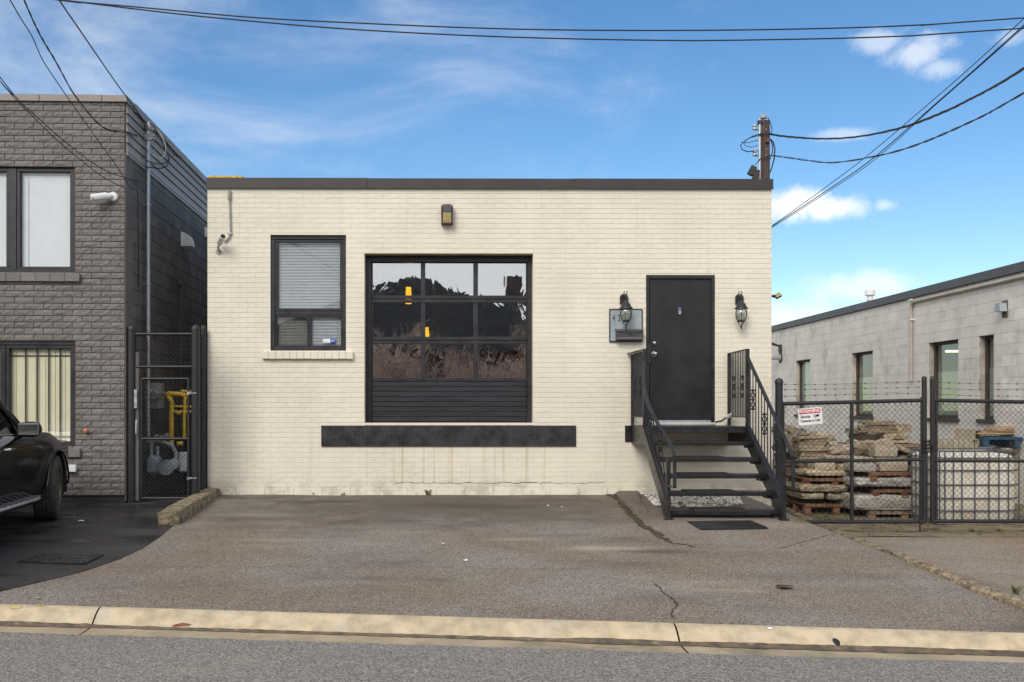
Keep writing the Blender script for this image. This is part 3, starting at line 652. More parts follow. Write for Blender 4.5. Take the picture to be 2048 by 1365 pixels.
# tread plate under the door
pl0, pl1, pzb, pzt = FX(643), FX(1151.5), FZ(893), FZ(851.5)
mb = MB(); mb.box(pl0, pl1, -0.028, -0.001, pzb, pzt, .002); mb.box(gx0+.004, gx1-.004, -0.026, GY+.06, pzt-.004, pzt+.004)
plate = mb.build('tread_plate', M_BLACK, bld)
mb = MB(); px0 = 0.056; r = 0; z = pzb+0.016
lug = mat('pale_steel_lug', (0.13, 0.13, 0.155), 0.4, 0.3, 0.3, 8)  # lugs coloured paler than the plate so the pattern shows
while z < pzt-0.008:
    x = pl0+0.02+(px0/2 if r % 2 else 0); k = 0
    while x < pl1-0.015:
        s = 1 if k % 2 == r % 2 else -1; a = R(45)*s; l, w = 0.0175, 0.0060; ca, sa = math.cos(a), math.sin(a)
        P2 = lambda u, v: (x+u*ca-v*sa, z+u*sa+v*ca)
        q = [P2(-l, 0), P2(0, -w), P2(l, 0), P2(0, w)]
        mb.add([(p[0], -0.028, p[1]) for p in q]+[(x, -0.035, z)], [(0, 1, 4), (1, 2, 4), (2, 3, 4), (3, 0, 4)])
        x += px0/2; k += 1
    z += 0.0285; r += 1
mb.build('tread_lugs', lug, plate, kind='stuff')
# inside the overhead door
def pendant(px, py0, py1, Y, w, label):
    p = at(px, py1, Y); q = at(px, py0, Y); t = thing('pendant_lamp', p, label, 'lamp')
    MB().lathe([(w*.80, q.z-p.z), (w, 0), (w*.9, 0.0), (w*.72, q.z-p.z-.01)], p, 16).build('lamp_shade', M_LAMP, t, True)
    MB().tube([(p.x, p.y, q.z-.01), (p.x, p.y, 3.99)], .006, 6).build('cord', M_WIRE, t)
pendant(817, 575, 608, 2.4, 0.052, 'lit yellow pendant lamp behind the upper left pane of the overhead door')
pendant(853.5, 655, 678, 4.4, 0.045, 'lit yellow pendant lamp partly behind the middle mullion of the overhead door')
t = thing('work_table', (0.95, 3.2, 0.95), 'brown wooden table inside behind the lower right door pane', 'table')
MB().box(0.35, 1.75, 2.9, 3.6, 1.66, 1.72, .005).build('table_top', M_TABLE, t)
for x in (.42, 1.68):
    for y in (2.97, 3.53): MB().box(x-.04, x+.04, y-.04, y+.04, .95, 1.66).build('leg', M_TABLE, t)
mb = MB(); a = at(885, 640, 6.45); pts = [(-.16, 0), (.16, 0), (.16, .55), (.11, .72), (0, .80), (-.11, .72), (-.16, .55)]
mb.prism([(a.x+x*1.6, a.z-.35+z*1.5) for x, z in pts], 6.43, 6.48); mb.build('wall_mirror', mat('pale_mirror', (0.45, 0.47, 0.5), 0.3), label='pale arched panel on the back wall inside the overhead door', cat='panel')

# entrance door
x0, x1, z0, z1 = DOR; DY = 0.035
mb = MB(); mb.box(x0+.002, x0+.05, .005, .16, z0, z1-.002, .003); mb.box(x1-.05, x1-.002, .005, .16, z0, z1-.002, .003); mb.box(x0+.05, x1-.05, .008, .16, z1-.05, z1-.003, .003)
door = mb.build('door', M_BLACK, bld)
mb = MB(); mb.box(FX(1300.5), FX(1423.5), DY, DY+.045, FZ(840.5), z1-.054, .003); mb.build('door_leaf', M_DOOR, door)
mb = MB(); mb.box(FX(1300), FX(1423), DY-.014, DY+.02, FZ(847), FZ(841), .002); mb.build('door_sweep', M_ALU, door)
for k in range(6): MB().lathe([(.004, 0), (.003, -.003)], (FX(1308+k*21), DY-.014, FZ(844)), 8, axis='y').build('rivet', M_GREYP, door)
MB().box(x0, x1, -0.03, .16, z0-.03, z0-.001).build('threshold', M_ALU, door)
for py in (686.5, 708.5):
    r = 0.028 if py < 700 else 0.035
    mb = MB().lathe([(r*1.15, 0), (r*1.15, -.012), (r*.6, -.016), (r*.6, -.035), (r, -.042), (r*1.02, -.06), (r*.75, -.075), (0.004, -.078)] if py > 700 else [(r*1.1, 0), (r*1.1, -.01), (r*.85, -.02), (r*.3, -.022)], (FX(1309.5), DY, FZ(py)), 16, axis='y'); mb.build('knob' if py > 700 else 'deadbolt', M_CHROME, door, True)
mb = MB(); mb.box(FX(1294.5), FX(1302.5), -.012, .004, FZ(727), FZ(689), .002); mb.box(FX(1300.5), FX(1306), DY-.012, DY-.001, FZ(720), FZ(692), .002); mb.build('latch_guard', M_BLACK, door)
mb = MB(); mb.box(FX(1357.5), FX(1363), DY-.02, DY-.001, FZ(629), FZ(614.5), .004); dk = mb.build('door_viewer', M_STEEL, door)
MB().box(FX(1358.5), FX(1362), DY-.023, DY-.0205, FZ(620), FZ(615.5)).build('viewer_window', M_BLUE, dk)
for py in (590, 697, 818): MB().lathe([(.008, 0), (.008, .10)], (FX(1424.5), DY-.008, FZ(py)-.05), 8).build('hinge', M_BLACK, door)

# lanterns beside the door
def lantern(px, label):
    c = at(px, 620, -0.17); bx = FX(px-4.5); t = thing('wall_lantern', (bx, 0, c.z), label, 'lantern', 'carriage lanterns by the door')
    zt = FZ(588); zb = FZ(609)
    pts = [(bx+.058*math.cos(a)*1.0, (zt-.055)+.055*math.sin(a)) for a in [math.pi*k/10 for k in range(11)]]+[(bx-.058, zb), (bx+.058, zb)]
    MB().prism(pts, -.028, -.0085).build('backplate', M_BLACK, t)
    x = c.x; MB().tube([(bx, -.02, zt-.06), (bx+.01, -.07, zt-.055), (x-.005, -.12, zt-.03), (x, -.165, zt-.045), (x, -.17, zt-.09)], .010, 7).build('arm', M_BLACK, t, True)
    mb = MB(); mb.tube([(x-.012, -.14, zt-.05), (x-.022, -.13, zt+.01), (x-.012, -.125, zt+.025)], .007, 6); mb.tube([(x+.012, -.14, zt-.05), (x+.022, -.13, zt+.01), (x+.012, -.125, zt+.025)], .007, 6); mb.build('scroll', M_BLACK, t, True)
    ct = (x, -.17, 0); y = lambda p: FZ(p, -.17)
    MB().lathe([(.016, y(600)), (.022, y(602)), (.028, y(604.5)), (.058, y(608)), (.070, y(613)), (.094, y(616.5)), (.096, y(618)), (.075, y(618.4))], ct, 18).build('lantern_roof', M_BLACK, t, True)
    gp_ = [(.066, y(619)), (.078, y(623)), (.081, y(628)), (.074, y(634)), (.058, y(640)), (.045, y(642))]
    MB().lathe(gp_, ct, 18).build('lantern_glass', M_LGLASS, t, True)
    MB().lathe([(.018, y(640)), (.02, y(634)), (.016, y(626)), (.004, y(623))], ct, 8).build('bulb', M_WHITE, t, True)
    for k in range(6):
        a = 2*math.pi*k/6+.26; MB().tube([(x+(r+.005)*math.cos(a), -.17+(r+.005)*math.sin(a), z) for r, z in gp_], .0055, 5).build('cage_rib', M_BLACK, t, True)
    MB().lathe([(.05, y(641)), (.056, y(642.5)), (.05, y(644))], ct, 14).build('cage_ring', M_BLACK, t, True)
    for k in range(3):
        a = 2*math.pi*k/3+.5; MB().tube([(x+.048*math.cos(a), -.17+.048*math.sin(a), y(644)), (x+.03*math.cos(a), -.17+.03*math.sin(a), y(649)), (x, -.17, y(651.5))], .005, 5).build('foot', M_BLACK, t)
    MB().lathe([(.006, y(650)), (.014, y(653)), (.011, y(656)), (.003, y(659.5))], ct, 10).build('finial', M_BLACK, t, True)
lantern(1252, 'black carriage lantern left of the dark door above the house number')
lantern(1482.5, 'black carriage lantern right of the dark door near the building corner')
# number board and mailbox
ab = thing('address_board', (FX(1251), -.02, FZ(684)), 'grey metal number board with black border left of the door', 'sign')
MB().box(FX(1219), FX(1283.5), -.024, -.0085, FZ(683), FZ(619.5)).build('panel', M_BOARD, ab)
mb = MB(); frame(mb, FX(1218), FX(1284.5), FZ(684.3), FZ(618.3), .014, -.032, -.0088, .002); mb.build('border', M_BLACK, ab)
text('digit', '4', .125, (FX(1227), -.0255, FZ(637)), M_INK, ab, sx=.48, bold=.002); text('digit', '2', .125, (FX(1237.5), -.0255, FZ(637)), M_INK, ab, sx=.48, bold=.002)
for px, py in ((1279, 632.5), (1279, 642.5), (1222.5, 623)): MB().lathe([(.006, 0), (.004, -.005)], (FX(px), -.024, FZ(py)), 8, axis='y').build('screw', M_INK, ab)
mbx = thing('mailbox', (FX(1257), -.05, FZ(682)), 'dark grey wall mailbox with scroll ornament below the number', 'mailbox')
M_MAILB = mat('mailbox_enamel', (0.050, 0.050, 0.055), .4)
MB().box(FX(1230), FX(1283), -.125, -.034, FZ(681.5), FZ(662.5), .006).build('box', M_MAILB, mbx)
MB().prism([(-.135, FZ(664)), (-.13, FZ(661)), (-.034, FZ(658.5)), (-.034, FZ(661.5)), (-.127, FZ(664))], FX(1229), FX(1284), Matrix(((0, 1, 0, 0), (1, 0, 0, 0), (0, 0, 1, 0), (0, 0, 0, 1)))).build('lid', M_MAILB, mbx)
mb = MB(); cx = FX(1258); zc = FZ(668); mb.tube([(cx+s*.17, -.128, zc+.018-.03*math.cos(s*math.pi/2)**2) for s in lin(-1, 1, 14)], .004, 5); mb.lathe([(.016, 0), (.016, -.004)], (cx, -.126, zc-.014), 12, axis='y'); mb.build('ornament', M_INK, mbx)
MB().box(FX(1231), FX(1282), -.1275, -.1252, FZ(678), FZ(677)).build('lower_rim', M_GREYP, mbx)
# wall pack light over the overhead door
wl = thing('wall_light', (FX(894), 0, FZ(452)), 'square bronze wall light with yellowed lens above the overhead door', 'light')
a, b, c, d = FX(882.5), FX(905.5), FZ(451.5), FZ(413)
mb = MB(); mb.box(a, a+.02, -.13, -.0085, c, d-.004, .003); mb.box(b-.02, b, -.13, -.0085, c, d-.004, .003); mb.box(a+.02, b-.02, -.128, -.0085, c, c+.018, .003); mb.box(a+.02, b-.02, -.03, -.0085, c+.018, d-.005); mb.build('housing', M_FLASH, wl)
mb = MB(); mb.prism([(-.150, FZ(428)), (-.145, FZ(425)), (-.11, d+.006), (-.031, d+.008), (-.031, FZ(428))], a+.026, b-.026, Matrix(((0, 1, 0, 0), (1, 0, 0, 0), (0, 0, 1, 0), (0, 0, 0, 1)))); mb.build('hood', M_FLASH, wl)
mb = MB(); mb.prism([(-.118, c+.02), (-.14, FZ(428.5)), (-.05, FZ(428.5)), (-.05, c+.02)], a+.024, b-.024, Matrix(((0, 1, 0, 0), (1, 0, 0, 0), (0, 0, 1, 0), (0, 0, 0, 1)))); mb.build('lens', M_LENS, wl)
# camera with conduit at the upper left corner
cd = thing('conduit', (FX(460), 0, FZ(480)), 'grey conduit with beige fitting running down to the corner camera', 'conduit')
p = lambda x, y, Y=-.03: at(x, y, Y)
MB().tube([p(459, 398), p(460, 420), p(461, 455), p(461, 468), p(459, 474), p(454, 480), p(448, 484)], .0125, 8).build('pipe', M_GREYP, cd, True)
MB().lathe([(.016, 0), (.024, .01), (.024, .10), (.026, .13), (.012, .137)], p(459, 401, -.03), 10).build('fitting', M_BEIGE, cd, True)
MB().box(FX(456.5), FX(465), -.045, -.0085, FZ(470), FZ(467.5), .002).build('strap', M_STEEL, cd)
sc = thing('security_camera', (FX(440), 0, FZ(510)), 'weathered grey bullet camera at the top left of the cream wall', 'camera', 'security cameras')
T = Matrix.Rotation(R(28), 3, 'Z') @ Matrix.Rotation(R(-22), 3, 'X')
MB().lathe([(.022, -.13), (.042, -.128), (.042, .05), (.03, .07)], p(441, 483, -.15), 14, T, 'y').build('body', M_WHITE, sc, True)
MB().lathe([(.034, -.134), (.030, -.131)], p(441, 483, -.15), 14, T, 'y').build('lens', M_INK, sc)
MB().tube([p(441, 487, -.13), p(436, 494, -.11), p(438, 503, -.03)], .016, 8).build('bracket', M_GREYP, sc, True)
MB().lathe([(.038, -.025), (.038, -.008)], p(438, 504, -.0), 14, None, 'y').build('mount', M_GREYP, sc)
# floodlight on the right side wall
fl = thing('flood_light', (BX1, .4, FZ(593, .4)), 'small floodlight sticking out from the right side wall of the cream building', 'floodlight')
p = lambda x, y: at(x, y, .35)
MB().box(BX1+.001, BX1+.05, .30, .40, p(0, 598).z, p(0, 588).z, .004).build('base', M_GREYP, fl)
MB().tube([p(1544, 592), p(1550, 594)], .02, 8).build('knuckle', M_FLASH, fl)
T = Matrix.Translation(p(1556, 592)) @ Matrix.Rotation(R(-28), 4, 'Y') @ Matrix.Rotation(R(-30), 4, 'X')
MB().box(-.045, .045, -.02, .02, -.035, .035, .006, T).build('head', M_FLASH, fl); MB().box(-.036, .036, -.0235, -.0205, -.027, .027, 0, T).build('lens', M_LENS, fl)
# yellow rail lying on the roof
yr = thing('roof_rail', (FX(445, .5), .5, ZT), 'yellow rail just showing above the left end of the cream roof', 'rail')
MB().box(FX(417, .5), FX(487, .5), .46, .54, ZT-.1, FZ(354.6, .5), .004).build('bar', M_YEL, yr)
for q in (428, 474): MB().box(FX(q, .5), FX(q+2, .5), .45, .55, ZT-.3, FZ(353.4, .5)).build('post', M_YEL, yr)

# ------------------------------------------------------------------ the steel stairs
SL, SR, LY, LZ = 2.64, 4.005, -0.88, 0.98
RISE, RUN = 0.1945, 0.25
stz = thing('entry_stairs', ((SL+SR)/2, -1.4, -0.1), 'black steel open-riser stairs with railings up to the dark door', 'stairs')
MB().box(SL+.02, SR-.02, LY, -.035, LZ-.035, LZ, .004).build('landing', M_BLACK, stz)
MB().box(SL+.02, SR-.02, LY-.002, LY+.04, LZ-.085, LZ-.036, .003).build('landing_edge', M_BLACK, stz)
NY = LY-1.36; 
for s, X in ((-1, SL), (1, SR)):
    MB().box(X-.012, X+.012, LY+.01, -.012, LZ-.25, LZ-.005, .002).build('landing_beam', M_BLACK, stz)
    mb = MB(); g = G(X, NY)-.01
    mb.prism([(LY+.02, LZ+.02), (LY+.02, LZ-.26), (NY+.10, g), (NY-.03, g), (NY-.03, g+.20)], X-.011, X+.011, Matrix(((0, 1, 0, 0), (1, 0, 0, 0), (0, 0, 1, 0), (0, 0, 0, 1))))
    st_ = mb.build('stringer', M_BLACK, stz)
    mb = MB(); mb.bar((X, LY+.02, LZ+.02), (X, NY-.03, g+.20), .06, .012); mb.build('stringer_flange', M_BLACK, st_)
mats_px = ((1357, 1451), (1352, 1450), (1362, 1463), (1371, 1474), (1387, 1493))
for k in range(1, 6):
    y0 = LY-RUN*k; z = LZ-RISE*k
    tr = MB().box(SL+.012, SR-.012, y0, y0+.255, z-.05, z, .004).build('tread', M_BLACK, stz)
    for s, X in ((1, SL+.012), (-1, SR-.012)): MB().box(X, X+s*.05, y0+.03, y0+.22, z-.085, z-.051).build('tread_bracket', M_BLACK, tr)
    a, b = FX(mats_px[k-1][0], y0), FX(mats_px[k-1][1], y0)
    mb = MB(); mb.box(a, b, y0-.008, y0+.235, z+.001, z+.012, .002)
    n = int((b-a)/.022)
    for i in range(n): mb.box(a+i*.022+.004, a+i*.022+.016, y0-.004, y0+.23, z+.0125, z+.017)
    mb.box(a, b, y0-.012, y0-.0085, z-.02, z+.012)
    mb.build('tread_mat', M_RUBBER, stz)
def ornament(x, y, z, h, t):
    """cast collar: two baskets and a spindle on a baluster"""
    mb = MB(); r = .011
    for dz in (0, .45, .9): mb.lathe([(.010, 0), (.030, .010), (.030, .022), (.010, .032)], (x, y, z+dz*h), 8)
    for k in range(4):
        a = math.pi*k/2+.6
        for z0, z1 in ((.03, h*.45), (h*.45+.03, h*.9)):
            mb.tube([(x, y, z+z0), (x+.032*math.cos(a), y+.032*math.sin(a), z+(z0*.65+z1*.35)), (x+.032*math.cos(a), y+.032*math.sin(a), z+(z0*.35+z1*.65)), (x, y, z+z1)], .0060, 4)
    mb.build('ornament', M_BLACK, t, True)
def railing(X, side, bow):
    ztop = 2.0; fy = LY+.01
    def P(y, z):                                    # the left railing has been pushed out of line
        k = bow*math.sin(math.pi*max(0, min(1, (fy-y)/1.5)))*max(0, min(1, (z-.1)/.9)); return (X-k, y, z)
    rl = MB(); rl.bar((X-side*0-(.05 if side < 0 else 0), -.02, ztop-.012), (X, fy, ztop), .042, .014); rl.build('top_rail', M_BLACK, stz)
    MB().bar((X, -.03, 1.10), (X, fy, 1.10), .022, .010).build('bottom_rail', M_BLACK, stz)
    MB().box(X-.02, X+.02, -.055, -.015, LZ, ztop-.02, .002).build('post', M_BLACK, stz)
    MB().box(X-.022, X+.022, fy-.022, fy+.022, LZ-.02, ztop+.005, .002).build('post', M_BLACK, stz)
    for i in range(1, 11):
        y = -.035+(fy+.035)*i/11
        MB().box(X-.0065, X+.0065, y-.0065, y+.0065, 1.10, ztop-.015).build('baluster', M_BLACK, stz)
        if i in (3, 8): ornament(X, y, 1.36, .30, stz)
    # sloping part
    e = -2.56; z0, z1 = 1.90, .665; sl = lambda y: z0+(z1-z0)*(y-fy)/(e-fy)
    ys_ = lin(fy, e, 12); 
    mb = MB(); prev = None
    for a, b in zip(ys_, ys_[1:]): mb.bar(P(a, sl(a)), P(b-.004, sl(b-.004)), .045, .013)
    mb.build('hand_rail', M_BLACK, stz)
    pe = Vector(P(e, sl(e))); MB().bar(pe+Vector((0, 0, .01)), pe-Vector((0, 0, .36)), .04, .012, (0, 1, 0)).build('rail_end', M_BLACK, stz)
    MB().bar(pe-Vector((0, 0, .352)), Vector(P(NY, pe.z-.352)), .03, .012).build('rail_return', M_BLACK, stz)
    g = G(X, NY); MB().box(X-.024, X+.024, NY-.024, NY+.024, g-.02, sl(NY)-.008-(.25 if bow else 0), .002).build('newel_post', M_BLACK, stz)
    MB().box(X-.05, X+.05, NY-.05, NY+.05, g-.01, g+.012).build('base_plate', M_BLACK, stz)
    lo = lambda y: LZ+.06+(g+.30-LZ-.06)*(y-fy)/(NY-fy)
    mb = MB(); mb.bar((X, fy, lo(fy)), (X, NY, lo(NY)), .022, .010); mb.build('lower_rail', M_BLACK, stz)
    for i in range(1, 12):
        y = fy+(NY-fy)*i/12; a = (X, y, lo(y)); b = P(y, sl(y)-.006)
        MB().tube([a, ((a[0]+b[0])/2-(bow*.25 if bow else 0)*math.sin(math.pi*i/12), y, (a[2]+b[2])/2), b], .0075, 5).build('baluster', M_BLACK, stz)
        if i in (2, 6, 10): ornament((a[0]+b[0])/2, y, (a[2]+b[2])/2-.12, .27, stz)
railing(SL, -1, .13); railing(SR, 1, 0.0)
MB().box(SL-.10, SL-.013, -.022, -.0085, LZ-.235, LZ-.005, .003).build('wall_bracket', M_BLACK, stz)
for dz in (-.06, -.12, -.18): MB().lathe([(.012, 0), (.009, -.01)], (SL-.055, -.022, LZ+dz), 8, axis='y').build('bolt', M_BLACK, stz)
# door holder on the landing
dh = thing('door_holder', (FX(1450), -.12, LZ), 'small metal door holder with silver end on the landing', 'door holder')
p = lambda x, y: at(x, y, -.15)
MB().tube([p(1431, 845), p(1444, 842), p(1452, 836)], .014, 8).build('arm', M_BLACK, dh, True)
T = Matrix.Translation(p(1459, 832)) @ Matrix.Rotation(R(-33), 4, 'Y'); MB().box(-.062, .062, -.03, .03, -.02, .02, .006, T).build('silver_end', M_ALU, dh)
# floor mat
a, b, c, d = gp(1402, 1061), gp(1537, 1058), gp(1500, 1043), gp(1374, 1045)
mt = thing('door_mat', (a+c)/2, 'black rubber door mat on the asphalt at the foot of the stairs', 'mat'); up = Vector((0, 0, .010))
mb = MB(); mb.add([a+up*0.2, b+up*.2, c+up*.2, d+up*.2, a+up, b+up, c+up, d+up], [(0, 3, 2, 1), (4, 5, 6, 7), (0, 1, 5, 4), (1, 2, 6, 5), (2, 3, 7, 6), (3, 0, 4, 7)]); mb.build('mat_sheet', M_RUBBER, mt)
def q(u, v): return (a*(1-u)+b*u)*(1-v)+(d*(1-u)+c*u)*v+up*1.0
for i in range(16):
    u = .46+.5*i/15; mb = MB(); mb.bar(q(u, .12), q(u, .88), .010, .012); mb.build('rib', M_RUBBER, mt)
for v in (.05, .95): MB().bar(q(.02, v), q(.98, v), .02, .012).build('rim', M_RUBBER, mt)
for u in (.015, .44, .985): MB().bar(q(u, .05), q(u, .95), .02, .012).build('rim', M_RUBBER, mt)

# humps of broken asphalt by the wall, pebbles, the strip of broken concrete, the wheel stop
def hump(name, pts, h, m, label, cat):
    """flat slab over an outline of ground points"""
    n = len(pts); c = sum(pts, Vector())/n; mb = MB(); vs = []; fs = []
    for r_, k in ((1.0, -.02), (.93, h*.7), (.7, h), (.35, h*1.05)):
        for p in pts:
            qv = c+(p-c)*r_; vs.append((qv.x+random.uniform(-.012, .012), qv.y+random.uniform(-.012, .012), G(qv.x, qv.y)+k+random.uniform(-.006, .006)))
    for j in range(3):
        for i in range(n): fs.append((j*n+i, j*n+(i+1) % n, (j+1)*n+(i+1) % n, (j+1)*n+i))
    fs.append(tuple(range(3*n, 4*n))); mb.add(vs, fs); return mb.build(name, m, None, True, label=label, cat=cat)
hump('asphalt_slab', [gp(*p) for p in ((1222, 984), (1280, 982), (1283, 1004), (1296, 1028), (1270, 1030), (1245, 1008))], .055, M_DRIVE, 'raised slab of broken asphalt left of the white pebbles', 'asphalt slab')
hump('asphalt_slab', [gp(*p) for p in ((1442, 990), (1460, 984), (1500, 984), (1532, 990), (1530, 1000), (1490, 1003), (1448, 1001))], .07, M_DRIVE, 'low hump of asphalt against the wall behind the stairs', 'asphalt slab')
mb = MB(); po = [gp(*p) for p in ((1287, 990), (1440, 988), (1455, 1004), (1485, 1012), (1400, 1018), (1310, 1014))]
def inside(p, poly):
    r = False; n = len(poly)
    for i in range(n):
        a, b = poly[i], poly[(i+1) % n]
        if (a.y > p[1]) != (b.y > p[1]) and p[0] < (b.x-a.x)*(p[1]-a.y)/(b.y-a.y)+a.x: r = not r
    return r
lo = Vector((min(p.x for p in po), min(p.y for p in po))); hi = Vector((max(p.x for p in po), max(p.y for p in po))); cnt = 0
while cnt < 900:
    x, y = random.uniform(lo.x, hi.x), random.uniform(lo.y, -0.02)
    if not inside((x, y), po): continue
    r = random.uniform(.009, .026); z = G(x, y)+.012+random.uniform(0, .012); ang = random.uniform(0, 6)
    vs = [(x+r*random.uniform(.8, 1.3)*math.cos(ang+k*1.257), y+r*random.uniform(.7, 1.1)*math.sin(ang+k*1.257), z+random.uniform(-.2, .2)*r) for k in range(5)]+[(x, y, z+r*.75), (x, y, z-r)]
    mb.add(vs, [(k, (k+1) % 5, 5) for k in range(5)]+[((k+1) % 5, k, 6) for k in range(5)]); cnt += 1
mb.build('pebbles', M_PEBB, None, label='bed of loose white pebbles under the stairs', cat='pebbles', kind='stuff')
# edging strip between driveway and lane
mb = MB(); vs = []; fs = []; S = []
for i in range(len(STRIP)-1):
    for k in range(14): S.append(STRIP[i].lerp(STRIP[i+1], k/14))
for i, p in enumerate(S):
    t = (S[min(i+1, len(S)-1)]-S[max(i-1, 0)]).normalized(); n = Vector((-t.y, t.x, 0)).normalized()
    for k, (o, h) in enumerate(((-.085, -.04), (-.07, .030), (-.02, .055), (.03, .050), (.07, .025), (.085, -.04))):
        qv = p+n*(o+random.uniform(-.014, .014)); vs.append((qv.x, qv.y, G(qv.x, qv.y)+h+random.uniform(-.014, .012)*(h > 0)))
for i in range(len(S)-1):
    for k in range(5): fs.append((i*6+k, i*6+k+1, (i+1)*6+k+1, (i+1)*6+k))
mb.add(vs, fs); mb.build('concrete_edging', M_OLDC, None, False, label='crumbling tan concrete edging strip between driveway and lane', cat='edging')
# stub of concrete between the two driveways
A, B = gp(336, 1052), Vector((FX(425, -.08), -.08, G(-3.3, 0))); A.z = G(A.x, A.y); mb = MB(); vs = []; fs = []; n = 26
tdir = (B-A).normalized(); nr = Vector((tdir.y, -tdir.x, 0)).normalized()
ring = ((-.115, -.05), (-.12, .06), (-.112, .145), (-.06, .165), (.06, .165), (.10, .150), (.112, .06), (.11, -.05))
for i in range(n+1):
    p = A.lerp(B, i/n); g = G(p.x, p.y); hh = 1.0-.35*sm(.2, 1, i/n)
    for o, h in ring:
        e = .016 if i == 0 else .006; qv = p+nr*(o+random.uniform(-e, e))+tdir*(random.uniform(-.03, .03) if i == 0 else 0); vs.append((qv.x, qv.y, g+h*hh+random.uniform(-.006, .006)))
k = len(ring)
for i in range(n):
    for j in range(k): fs.append((i*k+j, i*k+(j+1) % k, (i+1)*k+(j+1) % k, (i+1)*k+j))
fs.append(tuple(range(k))); fs.append(tuple(range(n*k, (n+1)*k))); mb.add(vs, fs)
mb.build('concrete_kerb_stub', M_OLDC, None, False, label='broken concrete kerb stub between the dark driveway and the cream wall', cat='kerb stub')
# cracks and seams in the driveway: thin strips of dirt
DRV = bpy.data.objects['driveway']
def crack(pts, w, m, jit=.03, up=.006):
    P_ = [gp(*p) for p in pts]; mb = MB(); Q = []
    for a, b in zip(P_, P_[1:]):
        n = max(2, int((b-a).length/.07))
        for i in range(n): Q.append(a.lerp(b, i/n)+Vector((random.uniform(-jit, jit), random.uniform(-jit, jit), 0)))
    Q.append(P_[-1]); vs = []; fs = []
    for i, p in enumerate(Q):
        t = Q[min(i+1, len(Q)-1)]-Q[max(i-1, 0)]; nn = Vector((-t.y, t.x, 0)).normalized(); ww = w*random.uniform(.3, 1)*(1 if 0 < i < len(Q)-1 else .1)
        for s in (-1, 1):
            qv = p+nn*s*ww/2; vs.append((qv.x, qv.y, G(qv.x, qv.y)+undul(qv.x, qv.y)+up))
    for i in range(len(Q)-1): fs.append((2*i, 2*i+1, 2*i+3, 2*i+2))
    mb.add(vs, fs); return mb.build('crack', m, DRV)
crack(((1205, 985), (1238, 1000), (1260, 1030), (1285, 1052), (1320, 1075), (1345, 1088)), .12, M_MOSS, .025)
crack(((1215, 982), (1245, 1003), (1262, 1028)), .05, M_CRACK, .02, .009)
crack(((1340, 1088), (1365, 1090), (1398, 1097)), .035, M_CRACK, .012)
crack(((1398, 1097), (1560, 1098), (1770, 1096)), .010, M_CRACK, .004)
crack(((240, 1134), (600, 1136), (900, 1137), (1150, 1139), (1300, 1141)), .008, M_CRACK, .004)
crack(((1308, 1165), (1330, 1190), (1358, 1212), (1338, 1232), (1360, 1242)), .014, M_CRACK, .012)
crack(((940, 1090), (1010, 1094), (1070, 1107)), .010, M_CRACK, .006)

# ------------------------------------------------------------------ the grey building on the left
def hit(px, py, p, n):
    d = pdir(px, py); c = Vector((0, -D, HC)); return c+d*((p-c).dot(n)/d.dot(n))
LA = .020; LO = at(250, 812, -.87); LO.z = 0
ML = Matrix.Translation(LO) @ Matrix.Rotation(LA, 4, 'Z'); MLI = ML.inverted(); LN = ML.to_3x3() @ Vector((0, -1, 0))
def lf(px, py):                                     # local point on the front wall
    return MLI @ hit(px, py, LO, LN)
LSN = ML.to_3x3() @ Vector((1, 0, 0))
def ls(px, py): return MLI @ hit(px, py, LO, LSN)   # local point on the side wall
LT = lf(240, 192).z; LFB = lf(240, 206).z
lb = thing('grey_building', ML @ Vector((-2.5, 2, 0)), 'two-storey grey painted brick building beside the black car', 'building')
uw = (-2.30, lf(151, 0).x, lf(140, 547).z, lf(140, 329).z); lw = (-2.46, lf(151.5, 0).x, lf(140, 897).z, lf(140, 683).z)
LOPS = [uw, lw]
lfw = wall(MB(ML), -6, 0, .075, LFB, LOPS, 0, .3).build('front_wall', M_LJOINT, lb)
LC, LL = .0813, .2495
lr = lay(-3.3, 0, .075, LFB, LC, LL, LOPS)
lp = [brick_mesh(LL, LC, .014, .004, .0026, .0034, .0025, 5, 2, .0065) for _ in range(14)]
lay_pieces(lr, lp, M_LBRICK, lfw, 'split_brick', ML, LL, LC, 300, key=lambda r: -(r[1]))
MB(ML).box(-6, -.002, .012, .3, -.4, .074).build('foundation', M_LBJ, lb)
SW = .25; sz = ls(253, 306).z
wall(MB(ML @ Matrix.Translation((0, .3, 0)) @ Matrix.Rotation(R(90), 4, 'Z')), 0.001, 16, -.4, LFB, [], 0, .3).build('side_wall', M_LBJ, lb)
lsw = bpy.data.objects['side_wall.002'] if 'side_wall.002' in bpy.data.objects else lb
MS = ML @ Matrix.Translation((0, 0, 0)) @ Matrix.Rotation(R(90), 4, 'Z')     # local x runs back along the wall, front faces +x of the building
br = lay(.30, 13.0, ls(291, 502).z-.2032*18, sz-.03, .2032, .4064, [])
bp = [brick_mesh(.4064, .2032, .007, .003, .0012, .004, .0012) for _ in range(4)]
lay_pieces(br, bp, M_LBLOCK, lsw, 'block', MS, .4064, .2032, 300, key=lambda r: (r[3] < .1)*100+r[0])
MB(ML).box(-.002, .012, .0, .30, .0, sz).build('plaster_return', mat('dark_plaster', (.12, .110, .106), .8, 0, .2, 3, .004, 30), lb)
nb = 5; hb = (LFB-sz)/nb
for i in range(nb):
    z = sz+i*hb; MB(ML).prism([(.004, z+.004), (.034, z), (.034, z+.012), (.014, z+hb-.004), (.004, z+hb-.004)], .02, 13).build('siding_board', M_SIDING, lb)
MB(ML).box(.005, .030, .01, 13, sz-.045, sz-.006).build('siding_trim', M_SIDING, lb)
